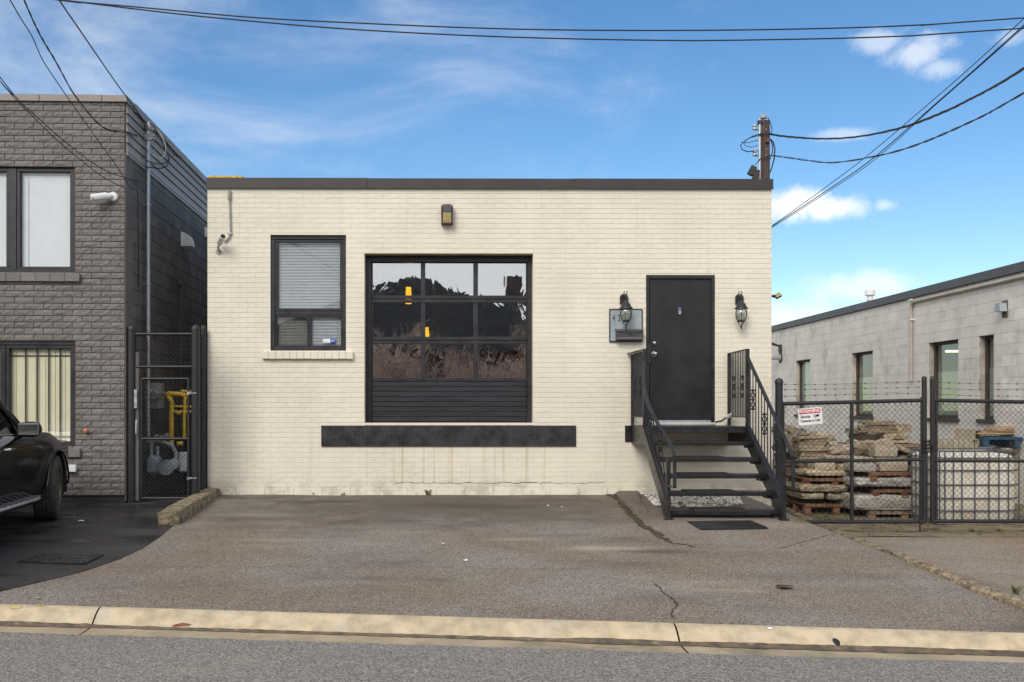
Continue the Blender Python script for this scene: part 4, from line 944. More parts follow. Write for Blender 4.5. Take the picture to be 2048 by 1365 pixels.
for a, b in ((-6, -1.1), (-1.095, -.29), (-.285, .035)):
    MB(ML).box(a, b, -.045, .30, LFB+.001, LT+random.uniform(-.004, .004), .004).build('roof_flashing', M_FLASHL, lb)
MB(ML).box(-.25, .05, .302, 13, LFB-.02, LT-.004, .004).build('side_flashing', M_FLASHL, lb)
MB(ML).box(-6, -.3, .31, 16, LFB-.3, LFB-.2).build('roof', M_INTW, lb)
def lwin(op, xs, m, sillpx, blindm, vertical):
    x0, x1, z0, z1 = op
    mb = MB(ML); frame(mb, x0, x1, z0+.002, z1-.002, .045, .02, .16); w = mb.build('window', M_FRAME, lb)
    for a, b in xs:
        mb = MB(ML); frame(mb, a, b, z0+.045, z1-.047, .045, .035, .13); mb.build('sash', M_FRAME, w)
        MB(ML).box(a+.04, b-.04, .075, .079, z0+.085, z1-.088).build('pane', m, w)
    nbk = 12; sx1 = lf(sillpx, 0).x
    for i in range(nbk):
        b = sx1-i*.19; MB(ML).box(b-.188, b-.001, -.06+random.uniform(-.003, .003), .018, z0-.115, z0-.004, .005).build('sill_brick', M_LBRICK, w)
    return w
mx = lf(32, 0).x; w1 = lwin(uw, ((uw[0]+.04, lf(17, 0).x), (lf(31, 0).x, uw[1]-.04)), M_PANE, 162, M_BLIND, False)
MB(ML).box(lf(17.3, 0).x, lf(30.7, 0).x, .025, .14, uw[2]+.05, uw[3]-.05).build('mullion', M_FRAME, w1)
w2 = lwin(lw, ((lw[0]+.04, lf(4, 0).x), (lf(9, 0).x, lw[1]-.04)), M_PANE, 163, M_BLINDY, True)
MB(ML).box(lf(4.3, 0).x, lf(8.7, 0).x, .025, .14, lw[2]+.05, lw[3]-.05).build('mullion', M_FRAME, w2)
mb = MB(ML); x = uw[0]; z = uw[3]
bt = thing('window_blind', ML @ Vector((-1.4, .2, uw[2])), 'white closed blind behind the upper window of the grey building', 'blind')
while z > uw[2]:
    mb.add([(uw[0]+.05, .105, z), (uw[1]-.05, .105, z), (uw[1]-.05, .100, z-.0245), (uw[0]+.05, .100, z-.0245)], [(0, 1, 2, 3)]); z -= .025
mb.build('slats', M_BLIND, bt, kind='stuff')
MB(ML).tube([(lf(51, 0).x, .094, uw[2]+.05), (lf(51, 0).x, .094, uw[3]-.05)], .004, 5).build('wand', M_BLIND, bt)
bt = thing('vertical_blind', ML @ Vector((-1.4, .2, lw[2])), 'cream vertical blind behind the lower window of the grey building', 'blind')
x = lw[1]-.05; M_BAR = mat('window_bar', (.045, .045, .040), .6)
while x > lw[0]:
    MB(ML).box(x-.125, x-.003, .118, .121, lw[2]+.05, lw[3]-.02).build('blind_slat', M_BLINDY, bt); x -= .128
bt = thing('window_bars', ML @ Vector((-1.4, .15, lw[2])), 'dark security bars inside the lower window of the grey building', 'bars')
for px in (45.5, 69, 92, 115, 137): MB(ML).box(lf(px, 0).x-.008, lf(px, 0).x+.008, .086, .100, lw[2]+.03, lw[3]-.03).build('bar', M_BAR, bt)
for py in (711, 874): MB(ML).box(lw[0]+.04, lw[1]-.04, .101, .108, lf(100, py).z-.006, lf(100, py).z+.006).build('cross_bar', M_BAR, bt)
MB(ML).box(-5.9, -.31, 3, 3.1, .1, LFB-.3).build('inner_wall', M_BLINDY, lb)
# fittings on the grey building
def fp(px, py, off): return ML @ (lf(px, py)+Vector((0, -off, 0)))
def sp_(px, py, off): return ML @ (ls(px, py)+Vector((off, 0, 0)))
cam2 = thing('security_camera', fp(228, 396, 0), 'white bullet camera with black visor on the grey brick front', 'camera', 'security cameras')
MB().lathe([(.048, -.055), (.060, -.045), (.062, -.012)], fp(228, 395, 0), 16, None, 'y').build('mount', M_WHITE, cam2, True)
a, b = fp(228, 394, .07), fp(196, 402, .17); MB().tube([fp(229, 395, .03), a.lerp(b, .15)], .026, 10).build('joint', M_WHITE, cam2, True)
MB().tube([a.lerp(b, .12), b], .040, 12).build('body', M_WHITE, cam2, True)
MB().tube([b, b+(b-a).normalized()*.006], .034, 12).build('lens', M_INK, cam2); dv = (b-a).normalized()
MB().tube([a.lerp(b, .3)+Vector((0, 0, .012)), b+dv*.035+Vector((0, 0, .012))], .042, 12).build('sun_visor', M_WHITE, cam2, True)
tp = thing('hose_tap', fp(175, 864, 0), 'small copper-red hose tap on the grey brick wall', 'tap')
MB().tube([fp(177, 865, 0), fp(177, 864, .05)], .018, 8).build('spout', mat('copper_red', (.42, .13, .07), .45, .3), tp, True); MB().lathe([(.012, -.07), (.030, -.066), (.030, -.055)], fp(174, 862, 0), 10, None, 'y').build('wheel', mat('copper_red', (.42, .13, .07)), tp)
ob_ = thing('outlet_box', fp(147, 937, 0), 'white electrical outlet box low on the grey brick wall', 'box')
MB(ML).box(lf(137, 0).x, lf(155, 0).x, -.07, -.004, lf(0+150, 944).z, lf(150, 929.5).z, .006).build('cover', M_WHITE, ob_); MB(ML).box(lf(155, 0).x, lf(157.5, 0).x, -.05, -.02, lf(150, 940).z, lf(150, 934).z, .003).build('hinge', M_GREYP, ob_)
for (px, py, s, lab) in ((365, 482, 1.0, 'white hooded dryer vent on the dark block side wall'), (411, 467, .75, 'white vent hood half hidden by the cream building corner')):
    q0 = ls(px, py); v = thing('vent_hood', ML @ q0, lab, 'vent')
    MB(ML).box(.004, .016, q0.y-.13*s, q0.y+.13*s, q0.z-.11*s, q0.z+.13*s).build('plate', M_WHITE, v)
    prof = [(x, z+q0.z) for x, z in [(.0165, .12*s)]+[(.0165+.155*s*math.sin(a), -.06*s+.18*s*math.cos(a)) for a in lin(.15, math.pi/2, 6)]+[(.0165+.155*s, -.10*s), (.0165, -.10*s)]]
    MB(ML).prism(prof, q0.y-.10*s, q0.y+.10*s).build('hood', M_WHITE, v)
q0 = ls(356, 558); jb = thing('junction_box', ML @ q0, 'dark painted junction box with conduit on the block side wall', 'box')
MB(ML).box(.008, .07, q0.y-.06, q0.y+.06, ls(356, 571).z, ls(356, 557).z, .004).build('box', M_LBLOCK, jb); MB(ML).tube([(.035, q0.y, ls(356, 571).z), (.035, q0.y, .9)], .014, 8).build('pipe', M_LBLOCK, jb, True)
# service mast
m0 = ls(285, 700); MX, MYy = .075, m0.y
ms = thing('service_mast', ML @ Vector((MX, MYy, .9)), 'galvanised electrical service mast on the corner of the grey building', 'mast')
mz = lambda py: ls(285, py).z
MB(ML).tube([(MX, MYy, .75), (MX, MYy, mz(258))], .031, 12).build('mast_pipe', M_STEEL, ms, True)
MB(ML).lathe([(.040, 0), (.058, .02), (.060, .07), (.045, .115), (.01, .13)], (MX+.015, MYy, mz(262)), 14).build('weatherhead', M_STEEL, ms, True)
for py in (413, 570): 
    MB(ML).lathe([(.042, 0), (.042, .03)], (MX, MYy, mz(py)), 12).build('clamp', M_STEEL, ms); MB(ML).box(.01, MX, MYy-.02, MYy+.02, mz(py), mz(py)+.03).build('clamp_arm', M_STEEL, ms)
for dz in (0, -.035): MB(ML).lathe([(.02, -.012), (.034, 0), (.02, .012)], (MX+.09, MYy-.03, mz(274)+dz*1.2), 10).build('insulator', M_STEEL, ms, True)
MB(ML).box(MX-.04, MX+.10, MYy-.045, MYy+.0, mz(282), mz(270), .004).build('wire_holder', M_STEEL, ms)

# ------------------------------------------------------------------ chain-link
def chain(mb, O, ex, ez, w, h, p=.0718, r=.0035, barbs=0.0):
    """woven wire: every wire a zigzag that hooks into its neighbours"""
    O = Vector(O); ex = Vector(ex).normalized(); ez = Vector(ez).normalized(); ny = ex.cross(ez); n = int(w/(p/2)); m = int(h/(p/2))
    for i in range(n):
        pts = []
        for k in range(m+1):
            s = (k+i) % 2; pts.append(O+ex*((i+s+(.06 if s else -.06))*p/2)+ez*(k*p/2)+ny*(.002 if s else -.002))
        if barbs: pts.append(pts[-1]+ez*barbs+ex*random.uniform(-.006, .006))
        mb.tube(pts, r, 3, False)
    return mb
def rod(t, name, a, b, r, m=M_VINYL, n=10): return MB().tube([a, b], r, n).build(name, m, t, True)

# utility enclosure between the two buildings
UY = -.83
ue = thing('utility_fence', at(263, 1005, UY), 'tall black chain-link enclosure between the grey and cream buildings', 'fence')
U = lambda px, py, Y=UY: at(px, py, Y)
for px, Y, r in ((263.5, UY, .055), (391, UY, .055), (406, -.10, .04)):
    t_ = U(px, 656, Y); b_ = Vector((t_.x, t_.y, G(t_.x, t_.y)-.1)); pp = rod(ue, 'post', b_, t_, r)
    MB().lathe([(r*1.06, -.03), (r*1.06, 0), (r*.8, .025), (r*.3, .04)], t_, 12).build('post_cap', M_VINYL, pp, True)
for py in (668.5, 734): rod(ue, 'rail', U(271, py), U(384, py), .02)
a = U(272, 736); mb = chain(MB(), a, (1, 0, 0), (0, 0, 1), U(384, 0).x-a.x, U(0, 664).z-a.z, .060, .0034); mb.build('wire_mesh', M_VINYL, ue, kind='stuff')
a = Vector((U(391, 0).x, UY, .05)); mb = chain(MB(), a, (U(406, 0, -.10).x-a.x, .73, 0), (0, 0, 1), .74, 2.2, .060, .0034); mb.build('side_wire_mesh', M_VINYL, ue, kind='stuff')
MB().box(U(267, 0).x, U(278, 0).x, UY-.01, UY+.02, .0, U(0, 705).z).build('jamb_strip', M_LBLOCK, ue)
ug = thing('utility_gate', U(330, 990), 'narrow black chain-link gate in front of the gas meter', 'gate')
gl, gr, gt, gb = 283, 377, 758, 997
for px in (gl, gr): rod(ug, 'stile', U(px, gb), U(px, gt), .018)
for py in (gt, 878, gb): rod(ug, 'rail', U(gl, py), U(gr, py), .018)
a = U(gl+1, gb-1); mb = chain(MB(), a, (1, 0, 0), (0, 0, 1), U(gr, 0).x-a.x-.02, U(0, gt-2).z-a.z, .060, .0034); mb.build('wire_mesh', M_VINYL, ug, kind='stuff')
for py in (787, 957):
    h_ = MB(); h_.tube([U(377, py), U(392, py, UY-.06)], .012, 8); h_.lathe([(.024, -.02), (.024, .02)], U(377, py), 10); h_.build('hinge', M_STEEL, ug, True)
MB().box(U(270, 0).x, U(276, 0).x, UY-.045, UY-.012, U(0, 817).z, U(0, 780).z, .003).build('latch_plate', M_STEEL, ug)
MB().tube([U(273, 840, UY-.06), U(272, 855, UY-.07), U(272, 868, UY-.06)], .011, 8).build('latch_handle', M_ALU, ug, True)
# things behind that gate
eb = thing('electric_meter', at(300, 820, .10), 'grey electric meter box on the block wall behind the gate', 'meter'); E = lambda x, y, Y=.10: at(x, y, Y)
MB().box(E(286, 0).x, E(321, 0).x, .10, .28, E(0, 818).z, E(0, 767).z, .008).build('box', M_GREYP, eb)
for k, (px, r) in enumerate(((300, .085), (311, .075))): MB().lathe([(r, 0), (r, -.06), (r*.85, -.075), (r*.8, -.12), (r*.2, -.125)], E(px, 791), 18, None, 'y').build('meter_dial', M_ALU if k == 0 else M_STEEL, eb, True)
MB().tube([E(289, 818, .2), E(289, 842, .2)], .03, 10).build('pipe', M_STEEL, eb, True)
gpz = thing('gas_pipes', at(345, 900, .0), 'yellow painted gas pipes rising behind the chain-link gate', 'pipes'); E = lambda x, y, Y=.05: at(x, y, Y)
MB().tube([E(343, 888), E(343, 830), E(344, 806), E(340, 797), E(333, 791), E(338, 787), E(350, 788), E(362, 789), E(371, 791)], .034, 10).build('riser', M_YEL, gpz, True)
MB().tube([E(369, 880), E(369, 840), E(370, 800), E(372, 790)], .022, 10).build('riser', M_YEL, gpz, True)
for py in (813, 823): MB().tube([E(346, py), E(388, py+1)], .014, 8).build('branch', M_YEL, gpz, True)
MB().tube([E(352, 825), E(362, 827)], .024, 8).build('valve', M_YEL, gpz, True); MB().tube([E(355, 888), E(366, 887)], .030, 8).build('valve', M_YEL, gpz, True)
MB().tube([E(362, 782), E(388, 784)], .016, 8).build('branch', M_YEL, gpz, True)
MB().lathe([(.02, 0), (.045, .02), (.045, .05), (.02, .07)], E(331, 794), 10).build('elbow', mat('rusty_elbow', (.34, .17, .07), .6), gpz, True)
gmt = thing('gas_meter', at(335, 985, .0), 'blue-grey gas meter and regulator low behind the chain-link gate', 'meter'); E = lambda x, y, Y=-.02: at(x, y, Y)
MB().box(E(296, 0).x, E(321, 0).x, -.12, .12, E(0, 950).z, E(0, 912).z, .045).build('body', M_METER, gmt, True)
MB().box(E(299, 0).x, E(318, 0).x, -.135, -.121, E(0, 945).z, E(0, 922).z, .006).build('front_cover', M_METER, gmt)
for px in (303, 315): MB().tube([E(px, 912), E(px, 893)], .022, 8).build('neck', M_METER, gmt, True)
MB().lathe([(.02, -.12), (.105, -.11), (.115, -.02), (.105, .03), (.05, .05)], E(335, 935), 16, None, 'y').build('regulator', M_METER, gmt, True)
MB().lathe([(.02, -.12), (.075, -.11), (.085, -.02), (.05, .05)], E(350, 928), 16, None, 'y').build('regulator', M_METER, gmt, True)
MB().tube([E(303, 893), E(303, 884), E(312, 880), E(325, 884), E(343, 890), E(352, 905), E(352, 920)], .028, 8).build('manifold', M_METER, gmt, True)
MB().box(E(358, 0).x, E(376, 0).x, -.06, .10, E(0, 945).z, E(0, 905).z, .02).build('index_box', M_METER, gmt)
for px, py in ((314, 874), (324, 876), (333, 872)): MB().lathe([(.01, -.05), (.035, -.04), (.04, 0), (.02, .05)], E(px, py), 12, None, 'y').build('valve_cap', M_GREYP, gmt, True)

# ------------------------------------------------------------------ yard gate on the right
GY2 = -.80
Q = lambda px, py, Y=GY2: at(px, py, Y)
gpst = thing('gate_post', Q(1558, 1030), 'thick black round gate post at the right corner of the cream building', 'post')
rod(gpst, 'post', Vector((Q(1558, 0).x, GY2, -.6)), Q(1558, 764), .05, M_VINYL, 14)
MB().lathe([(.055, -.03), (.055, 0), (.045, .025), (.015, .042)], Q(1558, 763), 14).build('post_cap', M_VINYL, gpst, True)
def leaf(name, label, L, Rr, top, mid, bot, stiles, postpx, ptop, w_h):
    t = thing(name, Q((L+Rr)/2, bot), label, 'gate', 'leaves of the yard gate')
    rod(t, 'top_rail', Q(L, top[0]), Q(Rr, top[1]), .026); rod(t, 'bottom_rail', Q(L, bot if isinstance(bot, (int, float)) else bot[0]), Q(Rr, bot), .026); rod(t, 'middle_rail', Q(L, mid[0]), Q(Rr, mid[1]), .022)
    for px, r, a, b in stiles: rod(t, 'stile', Q(px, b), Q(px, a), r)
    a = Q(L, bot); b = Q(Rr, bot); ex = b-a; sl_ = (Q(Rr, top[1]).z-Q(L, top[0]).z)
    mb = chain(MB(), a+Vector((0, -.005, 0)), (ex.x, 0, 0), (0, 0, 1), ex.x-.02, Q(0, (top[0]+top[1])/2).z-a.z, .0745, .0034, .045); mb.build('wire_mesh', M_VINYL, t, kind='stuff')
    return t
gA = leaf('yard_gate', 'left leaf of the black chain-link yard gate with a warning sign', 1566, 1848, (808, 801), (924, 919.5), 1044, ((1566.5, .017, 806, 1030), (1703.5, .024, 806, 1042), (1843, .015, 795, 1050), (1848.5, .032, 757, 1046)), 0, 0, 0)
gB = leaf('yard_gate', 'right leaf of the black chain-link yard gate in front of the tote', 1864, 2120, (801, 806), (922, 923), 1043, ((1865, .032, 758, 1046), (1873, .015, 797, 1040), (2119, .03, 800, 1043)), 0, 0, 0)
for px in (1848.5, 1865): MB().lathe([(.034, 0), (.028, .02), (.01, .032)], Q(px, 757.5), 12).build('stile_cap', M_VINYL, gA if px < 1860 else gB, True)
rod(gA, 'drop_rod', Q(1840, 1064, GY2-.03), Q(1840, 990, GY2-.03), .010, M_VINYL, 8)
for py in (880, 887, 894, 902): MB().tube([Q(1846, py, GY2-.05), Q(1856, py+4, GY2-.06), Q(1866, py-2, GY2-.05)], .010, 6).build('chain_link', M_VINYL, gA, True)
MB().box(Q(1853, 0).x, Q(1861, 0).x, GY2-.09, GY2-.06, Q(0, 893).z, Q(0, 880).z, .004).build('padlock', M_VINYL, gA)
def barbed(pts, parent):
    P_ = [Vector(p) for p in pts]; mb = MB(); mb.tube(P_, .0026, 4)
    for a, b in zip(P_, P_[1:]):
        n = max(1, int((b-a).length/.125))
        for i in range(n):
            c = a.lerp(b, (i+.5)/n); u = Vector((random.uniform(-.4, .4), random.uniform(-1, 1), random.uniform(-1, 1))).normalized()*.018
            mb.tube([c-u, c+u], .003, 3); mb.tube([c+Vector((.006, 0, 0))-u.yxz*.8, c+Vector((.006, 0, 0))+u.yxz*.8], .003, 3); mb.tube([c-Vector((.014, 0, 0)), c+Vector((.014, 0, 0))], .005, 4)
    mb.build('barbed_strand', M_RUST, parent)
for (y0, ym, y1) in ((769.5, 770, 763.5), (780.5, 779, 775), (794, 791, 787)): barbed([Q(1560, y0), Q(1640, ym), Q(1740, (ym+y1)/2), Q(1848, y1)], gA)
for (y0, y1) in ((765, 768), (777, 780), (788.5, 793)): barbed([Q(1866, y0), Q(1950, (y0+y1)/2+1.5), Q(2118, y1)], gB)
# warning sign on the left leaf
sg = thing('warning_sign', Q(1620, 850), 'white and red camera warning sign wired to the yard gate', 'sign')
TS = Matrix.Translation(Q(1620.5, 833, GY2-.045)) @ Matrix.Rotation(R(-5), 4, 'Y'); k = 1/ (F/(D+GY2))
sw, sh = 48*k, 33.5*k
def plate_(x0, x1, z0, z1, y0, y1, r=.02):
    pts = []
    for cx, cz, a0 in ((x1-r, z1-r, 0), (x0+r, z1-r, 90), (x0+r, z0+r, 180), (x1-r, z0+r, 270)):
        for j in range(5): a = R(a0+j*22.5); pts.append((cx+r*math.cos(a), cz+r*math.sin(a)))
    return MB(TS).prism(pts, y0, y1)
plate_(-sw/2, sw/2, -sh/2, sh/2, 0, .006).build('board', M_PAPER, sg)
plate_(-sw/2+.012, sw/2-.012, .036, sh/2-.012, -.0015, -.0002, .006).build('red_band', M_RED, sg)
def stxt(b, size, x, z, m, sx=1.0, bold=0.0):
    text('lettering', b, size, TS @ Vector((x, -.0032, z)), m, sg, (R(90), -R(-5), 0) if False else (TS.to_3x3() @ Matrix.Rotation(R(90), 3, 'X')).to_euler(), sx=sx, ext=.0006, bold=bold)
stxt('WARNING', .062, 0, .0685, M_PAPER, 1.0, .0012); stxt('Security', .052, -.062, -.001, M_INK, .78, .0010); stxt('Cameras In Use', .052, -.005, -.056, M_INK, .78, .0010)
mb = MB(TS); mb.prism([(.045, -.012), (.06, -.022), (.075, -.012), (.075, .014), (.06, .022), (.045, .014)], -.003, -.0005); mb.prism([(.078, -.014), (.115, -.006), (.122, .012), (.112, .020), (.078, .016)], -.003, -.0005); mb.build('camera_symbol', M_INK, sg)
mb = MB(TS); mb.prism([(.051, -.006), (.06, -.012), (.069, -.006), (.069, .009), (.06, .014), (.051, .009)], -.0042, -.0031); mb.build('camera_symbol_lens', M_PAPER, sg)

# ------------------------------------------------------------------ white block building on the right
RB = .017; RO = Vector((9.91, 0, YARD)); MR = Matrix.Translation(RO) @ Matrix.Rotation(-(math.pi/2+RB), 4, 'Z'); MRI = MR.inverted(); RN = MR.to_3x3() @ Vector((0, -1, 0))
def rl(px, py): return MRI @ hit(px, py, RO, RN)
RT, RF = rl(2040, 526).z, rl(2040, 545.5).z
rb = thing('block_building', MR @ Vector((-8, 4, 0)), 'long white painted block building with narrow windows behind the yard', 'building')
zb_, zt_ = rl(1890, 838).z, rl(1890, 683).z
def snap(z): return round(z/.2)*.2
zb_, zt_ = snap(zb_), snap(zt_)
ROPS = [(rl(a, 0).x, rl(b, 0).x, zb_, zt_) for a, b in ((1592, 1620.5), (1704, 1746), (1858, 1917), (1959, 1988))]
rfw = wall(MB(MR), -26, 4, -.3, RF, ROPS, 0, .25).build('yard_wall', M_RJOINT, rb)
rr = lay(-20.4, 4.0, 0, RF, .2, .4, ROPS)
rp = [brick_mesh(.4, .2, .006, .003, .0016, .0016, .0018) for _ in range(6)]
rr = [r for r in rr if r[0] > -19.5]
lay_pieces(rr, rp, M_RBLOCK, rfw, 'block', MR, .4, .2, 300, key=lambda r: -(r[0])+(r[2] < 1.0)*6)
MB(MR).box(-26, 4, -.06, .30, RF+.002, RT, .004).build('roof_flashing', mat('charcoal_flashing', (.085, .083, .088), .5, .2, .1, 2), rb)
MB(MR).box(-26, 3.7, .31, 12, RF-.3, RF-.1).build('roof', M_INTW, rb)
MB(MR).box(3.75, 4.0, .251, 12, -.3, RF-.001).build('end_wall', M_RBLOCK, rb); MB(MR).box(3.7, 4.06, .301, 12, RF+.003, RT-.002).build('end_flashing', M_FLASH, rb)
MB(MR).box(-26, 4, 3.0, 3.1, -.3, RF-.31).build('inner_wall', M_INTW, rb)
M_WFR = mat('brown_window_frame', (.055, .040, .032), .6, 0, .25, 9); M_FILM = mat('pale_green_board', (.36, .42, .33), .6, 0, .15, 1.5); M_FILM2 = mat('pale_teal_board', (.24, .34, .36), .6, 0, .12, 1.5)
for i, (a, b, c, d) in enumerate(ROPS):
    mb = MB(MR); frame(mb, a+.002, b-.002, c+.06, d-.002, .06, .10, .17); w = mb.build('window', M_WFR, rb)
    MB(MR).box(a+.06, b-.06, .13, .134, c+.12, d-.06).build('pane', M_PANED, w)
    MB(MR).box(a+.05, b-.05, .155, .165, c+.12, c+(d-c)*(.92 if i == 0 else .62)).build('backing_board', M_FILM2 if i == 0 else M_FILM, w)
    MB(MR).box(a-.05, b+.05, -.05, .10, c-.01, c+.055, .004).build('sill', M_WFR, w)
tl = thing('ceiling_light', MR @ Vector((ROPS[2][1]-.4, 1.5, 2.9)), 'small lit ceiling light inside the third block building window', 'light')
p0 = rl(1905, 703); dv = (MR @ p0)-Vector((0, -D, HC)); cpt = (MR @ p0)+dv.normalized()*1.6
MB(Matrix.Translation(cpt)).box(-.13, .13, -.05, .05, -.022, .022).build('tube_box', mat('lit_tube', (.9, .85, .6), .5, emit=(1, .9, .6, 1.6)), tl)
# pipe and fittings on that wall
pc = thing('wall_conduit', MR @ rl(1826, 760), 'beige conduit running under the white block roofline and down', 'conduit')
za = RF-.09; xd = rl(1827, 700).x
pts = [(xd, -.05, rl(1827, 762).z), (xd, -.05, za-.30), (xd, -.05, za-.10), (xd+.06, -.05, za-.02), (xd+.16, -.05, za), (xd+1.5, -.05, za), (xd+3.5, -.05, za), (1.0, -.05, za)]
MB(MR).tube(pts, .032, 10).build('pipe', mat('beige_conduit', (.42, .38, .33), .6, 0, .15, 3, wear=(.36, .24, .15), wscale=3), pc, True)
for py in (600, 640): MB(MR).box(xd-.06, xd+.06, -.085, -.004, rl(1827, py).z-.015, rl(1827, py).z+.015).build('strap', M_RBLOCK, pc)
p1 = rl(2012, 617); wl2 = thing('wall_light', MR @ p1, 'small galvanised wall light high on the white block wall', 'light')
MB(MR).box(p1.x-.08, p1.x+.08, -.03, -.004, p1.z-.16, p1.z+.14, .004).build('plate', mat('rusty_plate', (.13, .10, .08), .8), wl2); MB(MR).prism([(p1.x-.12, p1.z-.06), (p1.x+.1, p1.z-.06), (p1.x+.06, p1.z+.09), (p1.x-.05, p1.z+.09)], -.16, -.03).build('hood', M_BOARD, wl2)
p1 = rl(1563, 695); fl2 = thing('flood_light', MR @ p1, 'dark floodlight at the far end of the white block wall', 'floodlight')
MB(MR).box(p1.x-.07, p1.x+.07, -.08, -.004, p1.z-.16, p1.z+.08, .01).build('base', M_FLASH, fl2); q1 = MR @ (p1+Vector((0, -.08, .04))); MB().tube([q1, q1+Vector((-.12, -.03, .03))], .03, 8).build('arm', M_FLASH, fl2)
T = Matrix.Translation(q1+Vector((-.22, -.05, .06))) @ Matrix.Rotation(R(18), 4, 'Y'); MB(T).box(-.13, .13, -.1, .1, -.03, .03, .02).build('head', M_FLASH, fl2)
p1 = rl(1562, 716); sp1 = thing('horn_speaker', MR @ p1, 'grey horn speaker below the floodlight on the white block wall', 'speaker')
q1 = MR @ p1; MB().lathe([(.05, 0), (.11, -.03), (.11, -.06), (.06, -.09), (.06, -.34), (.05, -.36)], q1, 14, None, 'x').build('horn', M_GREYP, sp1, True); MB().lathe([(.17, .03), (.17, -.02), (.10, -.025)], q1, 14, None, 'x').build('plate', M_FLASH, sp1)
vp = hit(1740, 600, RO+Vector((1.5, 0, 0)), RN); vt = thing('roof_vent', Vector((vp.x, vp.y, RT)), 'white capped vent pipe on the roof of the block building', 'vent')
kk = (vp.y+D)/F; MB().lathe([(5.5*kk, -1.0), (5.5*kk, 0)], vp, 14).build('pipe', M_GREYP, vt, True)
MB().lathe([(6*kk, -.02), (10*kk, .0), (10*kk, 9.5*kk), (8*kk, 11*kk), (2*kk, 11.3*kk)], vp+Vector((0, 0, 9*kk)), 16).build('cap', M_WHITE, vt, True); MB().lathe([(6*kk, -.02), (6*kk, 10*kk)], vp, 14).build('collar', M_WHITE, vt)

# ------------------------------------------------------------------ the stuff stored in the yard
def pallet(px, py, Y, w, dpt, label, m=M_WOODP, rz=0.0, hgt=.13, grp='wooden pallets in the yard', tint=None):
    c = at(px, py, Y); t = thing('pallet', c, label, 'pallet', grp); T = Matrix.Translation(c) @ Matrix.Rotation(R(rz), 4, 'Z')
    for i in range(3):
        y = -dpt/2+.06+(dpt-.12)*i/2; MB(T).box(-w/2, w/2, y-.022, y+.022, .02, hgt-.02).build('stringer', m, t) if i else [MB(T).box(-w/2+w*(k/2)-(.05 if k else 0)-(.05 if k == 2 else 0), -w/2+w*(k/2)+.10-(.05 if k else 0)-(.05 if k == 2 else 0), y-.045, y+.045, .02, hgt-.02).build('block', m, t) for k in range(3)]
    for i in range(3): x = -w/2+.06+(w-.12)*i/2; MB(T).box(x-.05, x+.05, -dpt/2, dpt/2, 0, .0195).build('bottom_board', m, t)
    MB(T).box(-w/2, w/2, -dpt/2-.002, -dpt/2+.09, hgt-.0195, hgt+random.uniform(0, .004)).build('lead_board', m, t)
    n = 6
    for i in range(n):
        x = -w/2+w*(i+.5)/n+random.uniform(-.01, .01); MB(T).box(x-w/n*.42, x+w/n*.42, -dpt/2+random.uniform(0, .02), dpt/2, hgt+.0045, hgt+.022+random.uniform(-.002, .004)).build('deck_board', m, t)
    return c.z+hgt+.024
def lump(x0, x1, y0, y1, z0, z1, jit=.012, n=(4, 2, 2), sag=.0):
    """rough-edged slab or wrapped bundle: a box grid with shaken corners"""
    mb = MB(); nx, ny, nz = n; idx = {}; vs = []; fs = []
    def V(i, j, k):
        if (i, j, k) not in idx:
            e = lambda t, m_: 1 if 0 < t < m_ else 0
            rd = .14*(1-e(i, nx))*(x1-x0 if (x1-x0) < .2 else .2); x = x0+(x1-x0)*i/nx; y = y0+(y1-y0)*j/ny; z = z0+(z1-z0)*k/nz
            edge = (i in (0, nx))+(j in (0, ny))+(k in (0, nz)); s = 1-.05*(edge-1) if edge > 1 else 1
            cx, cy, cz = (x0+x1)/2, (y0+y1)/2, (z0+z1)/2
            x = cx+(x-cx)*s; y = cy+(y-cy)*s; z = z if k == 0 else cz+(z-cz)*s
            idx[(i, j, k)] = len(vs); vs.append((x+random.uniform(-jit, jit), y+random.uniform(-jit, jit), z+(random.uniform(-jit, jit) if k else 0)-sag*math.sin(math.pi*i/nx)*(k > 0)))
        return idx[(i, j, k)]
    for i in range(nx):
        for j in range(ny): fs += [(V(i, j, 0), V(i, j+1, 0), V(i+1, j+1, 0), V(i+1, j, 0)), (V(i, j, nz), V(i+1, j, nz), V(i+1, j+1, nz), V(i, j+1, nz))]
        for k in range(nz): fs += [(V(i, 0, k), V(i+1, 0, k), V(i+1, 0, k+1), V(i, 0, k+1)), (V(i, ny, k), V(i, ny, k+1), V(i+1, ny, k+1), V(i+1, ny, k))]
    for j in range(ny):
        for k in range(nz): fs += [(V(0, j, k), V(0, j, k+1), V(0, j+1, k+1), V(0, j+1, k)), (V(nx, j, k), V(nx, j+1, k), V(nx, j+1, k+1), V(nx, j, k+1))]
    return mb.add(vs, fs)
def slab(name, a, b, c, d, Y, dp, m, label, cat, grp=None, jit=.012, n=(5, 2, 2), tilt=0):
    """photo box (left, right, top, bottom) at depth Y with its own thickness"""
    x0, x1 = FX(a, Y), FX(b, Y); z1, z0 = FZ(c, Y), FZ(d, Y); mb = lump(x0, x1, Y, Y+dp, z0, z1, jit, n)
    if tilt:
        ce = Vector(((x0+x1)/2, Y, z0)); Rm = Matrix.Translation(ce) @ Matrix.Rotation(R(tilt), 4, 'Y') @ Matrix.Translation(-ce); mb.v = [Rm @ p for p in mb.v]
    return mb.build(name, m, None, name in ('wrapped_bundle', 'cement_sack', 'tarp_roll'), label=label, cat=cat, group=grp)
ORD = ['lowest', 'second lowest', 'third lowest', 'fourth lowest', 'fifth lowest', 'sixth lowest', 'seventh lowest', 'eighth lowest', 'ninth lowest', 'tenth lowest', 'eleventh lowest', 'twelfth lowest', 'thirteenth lowest', 'fourteenth lowest', 'fifteenth lowest']
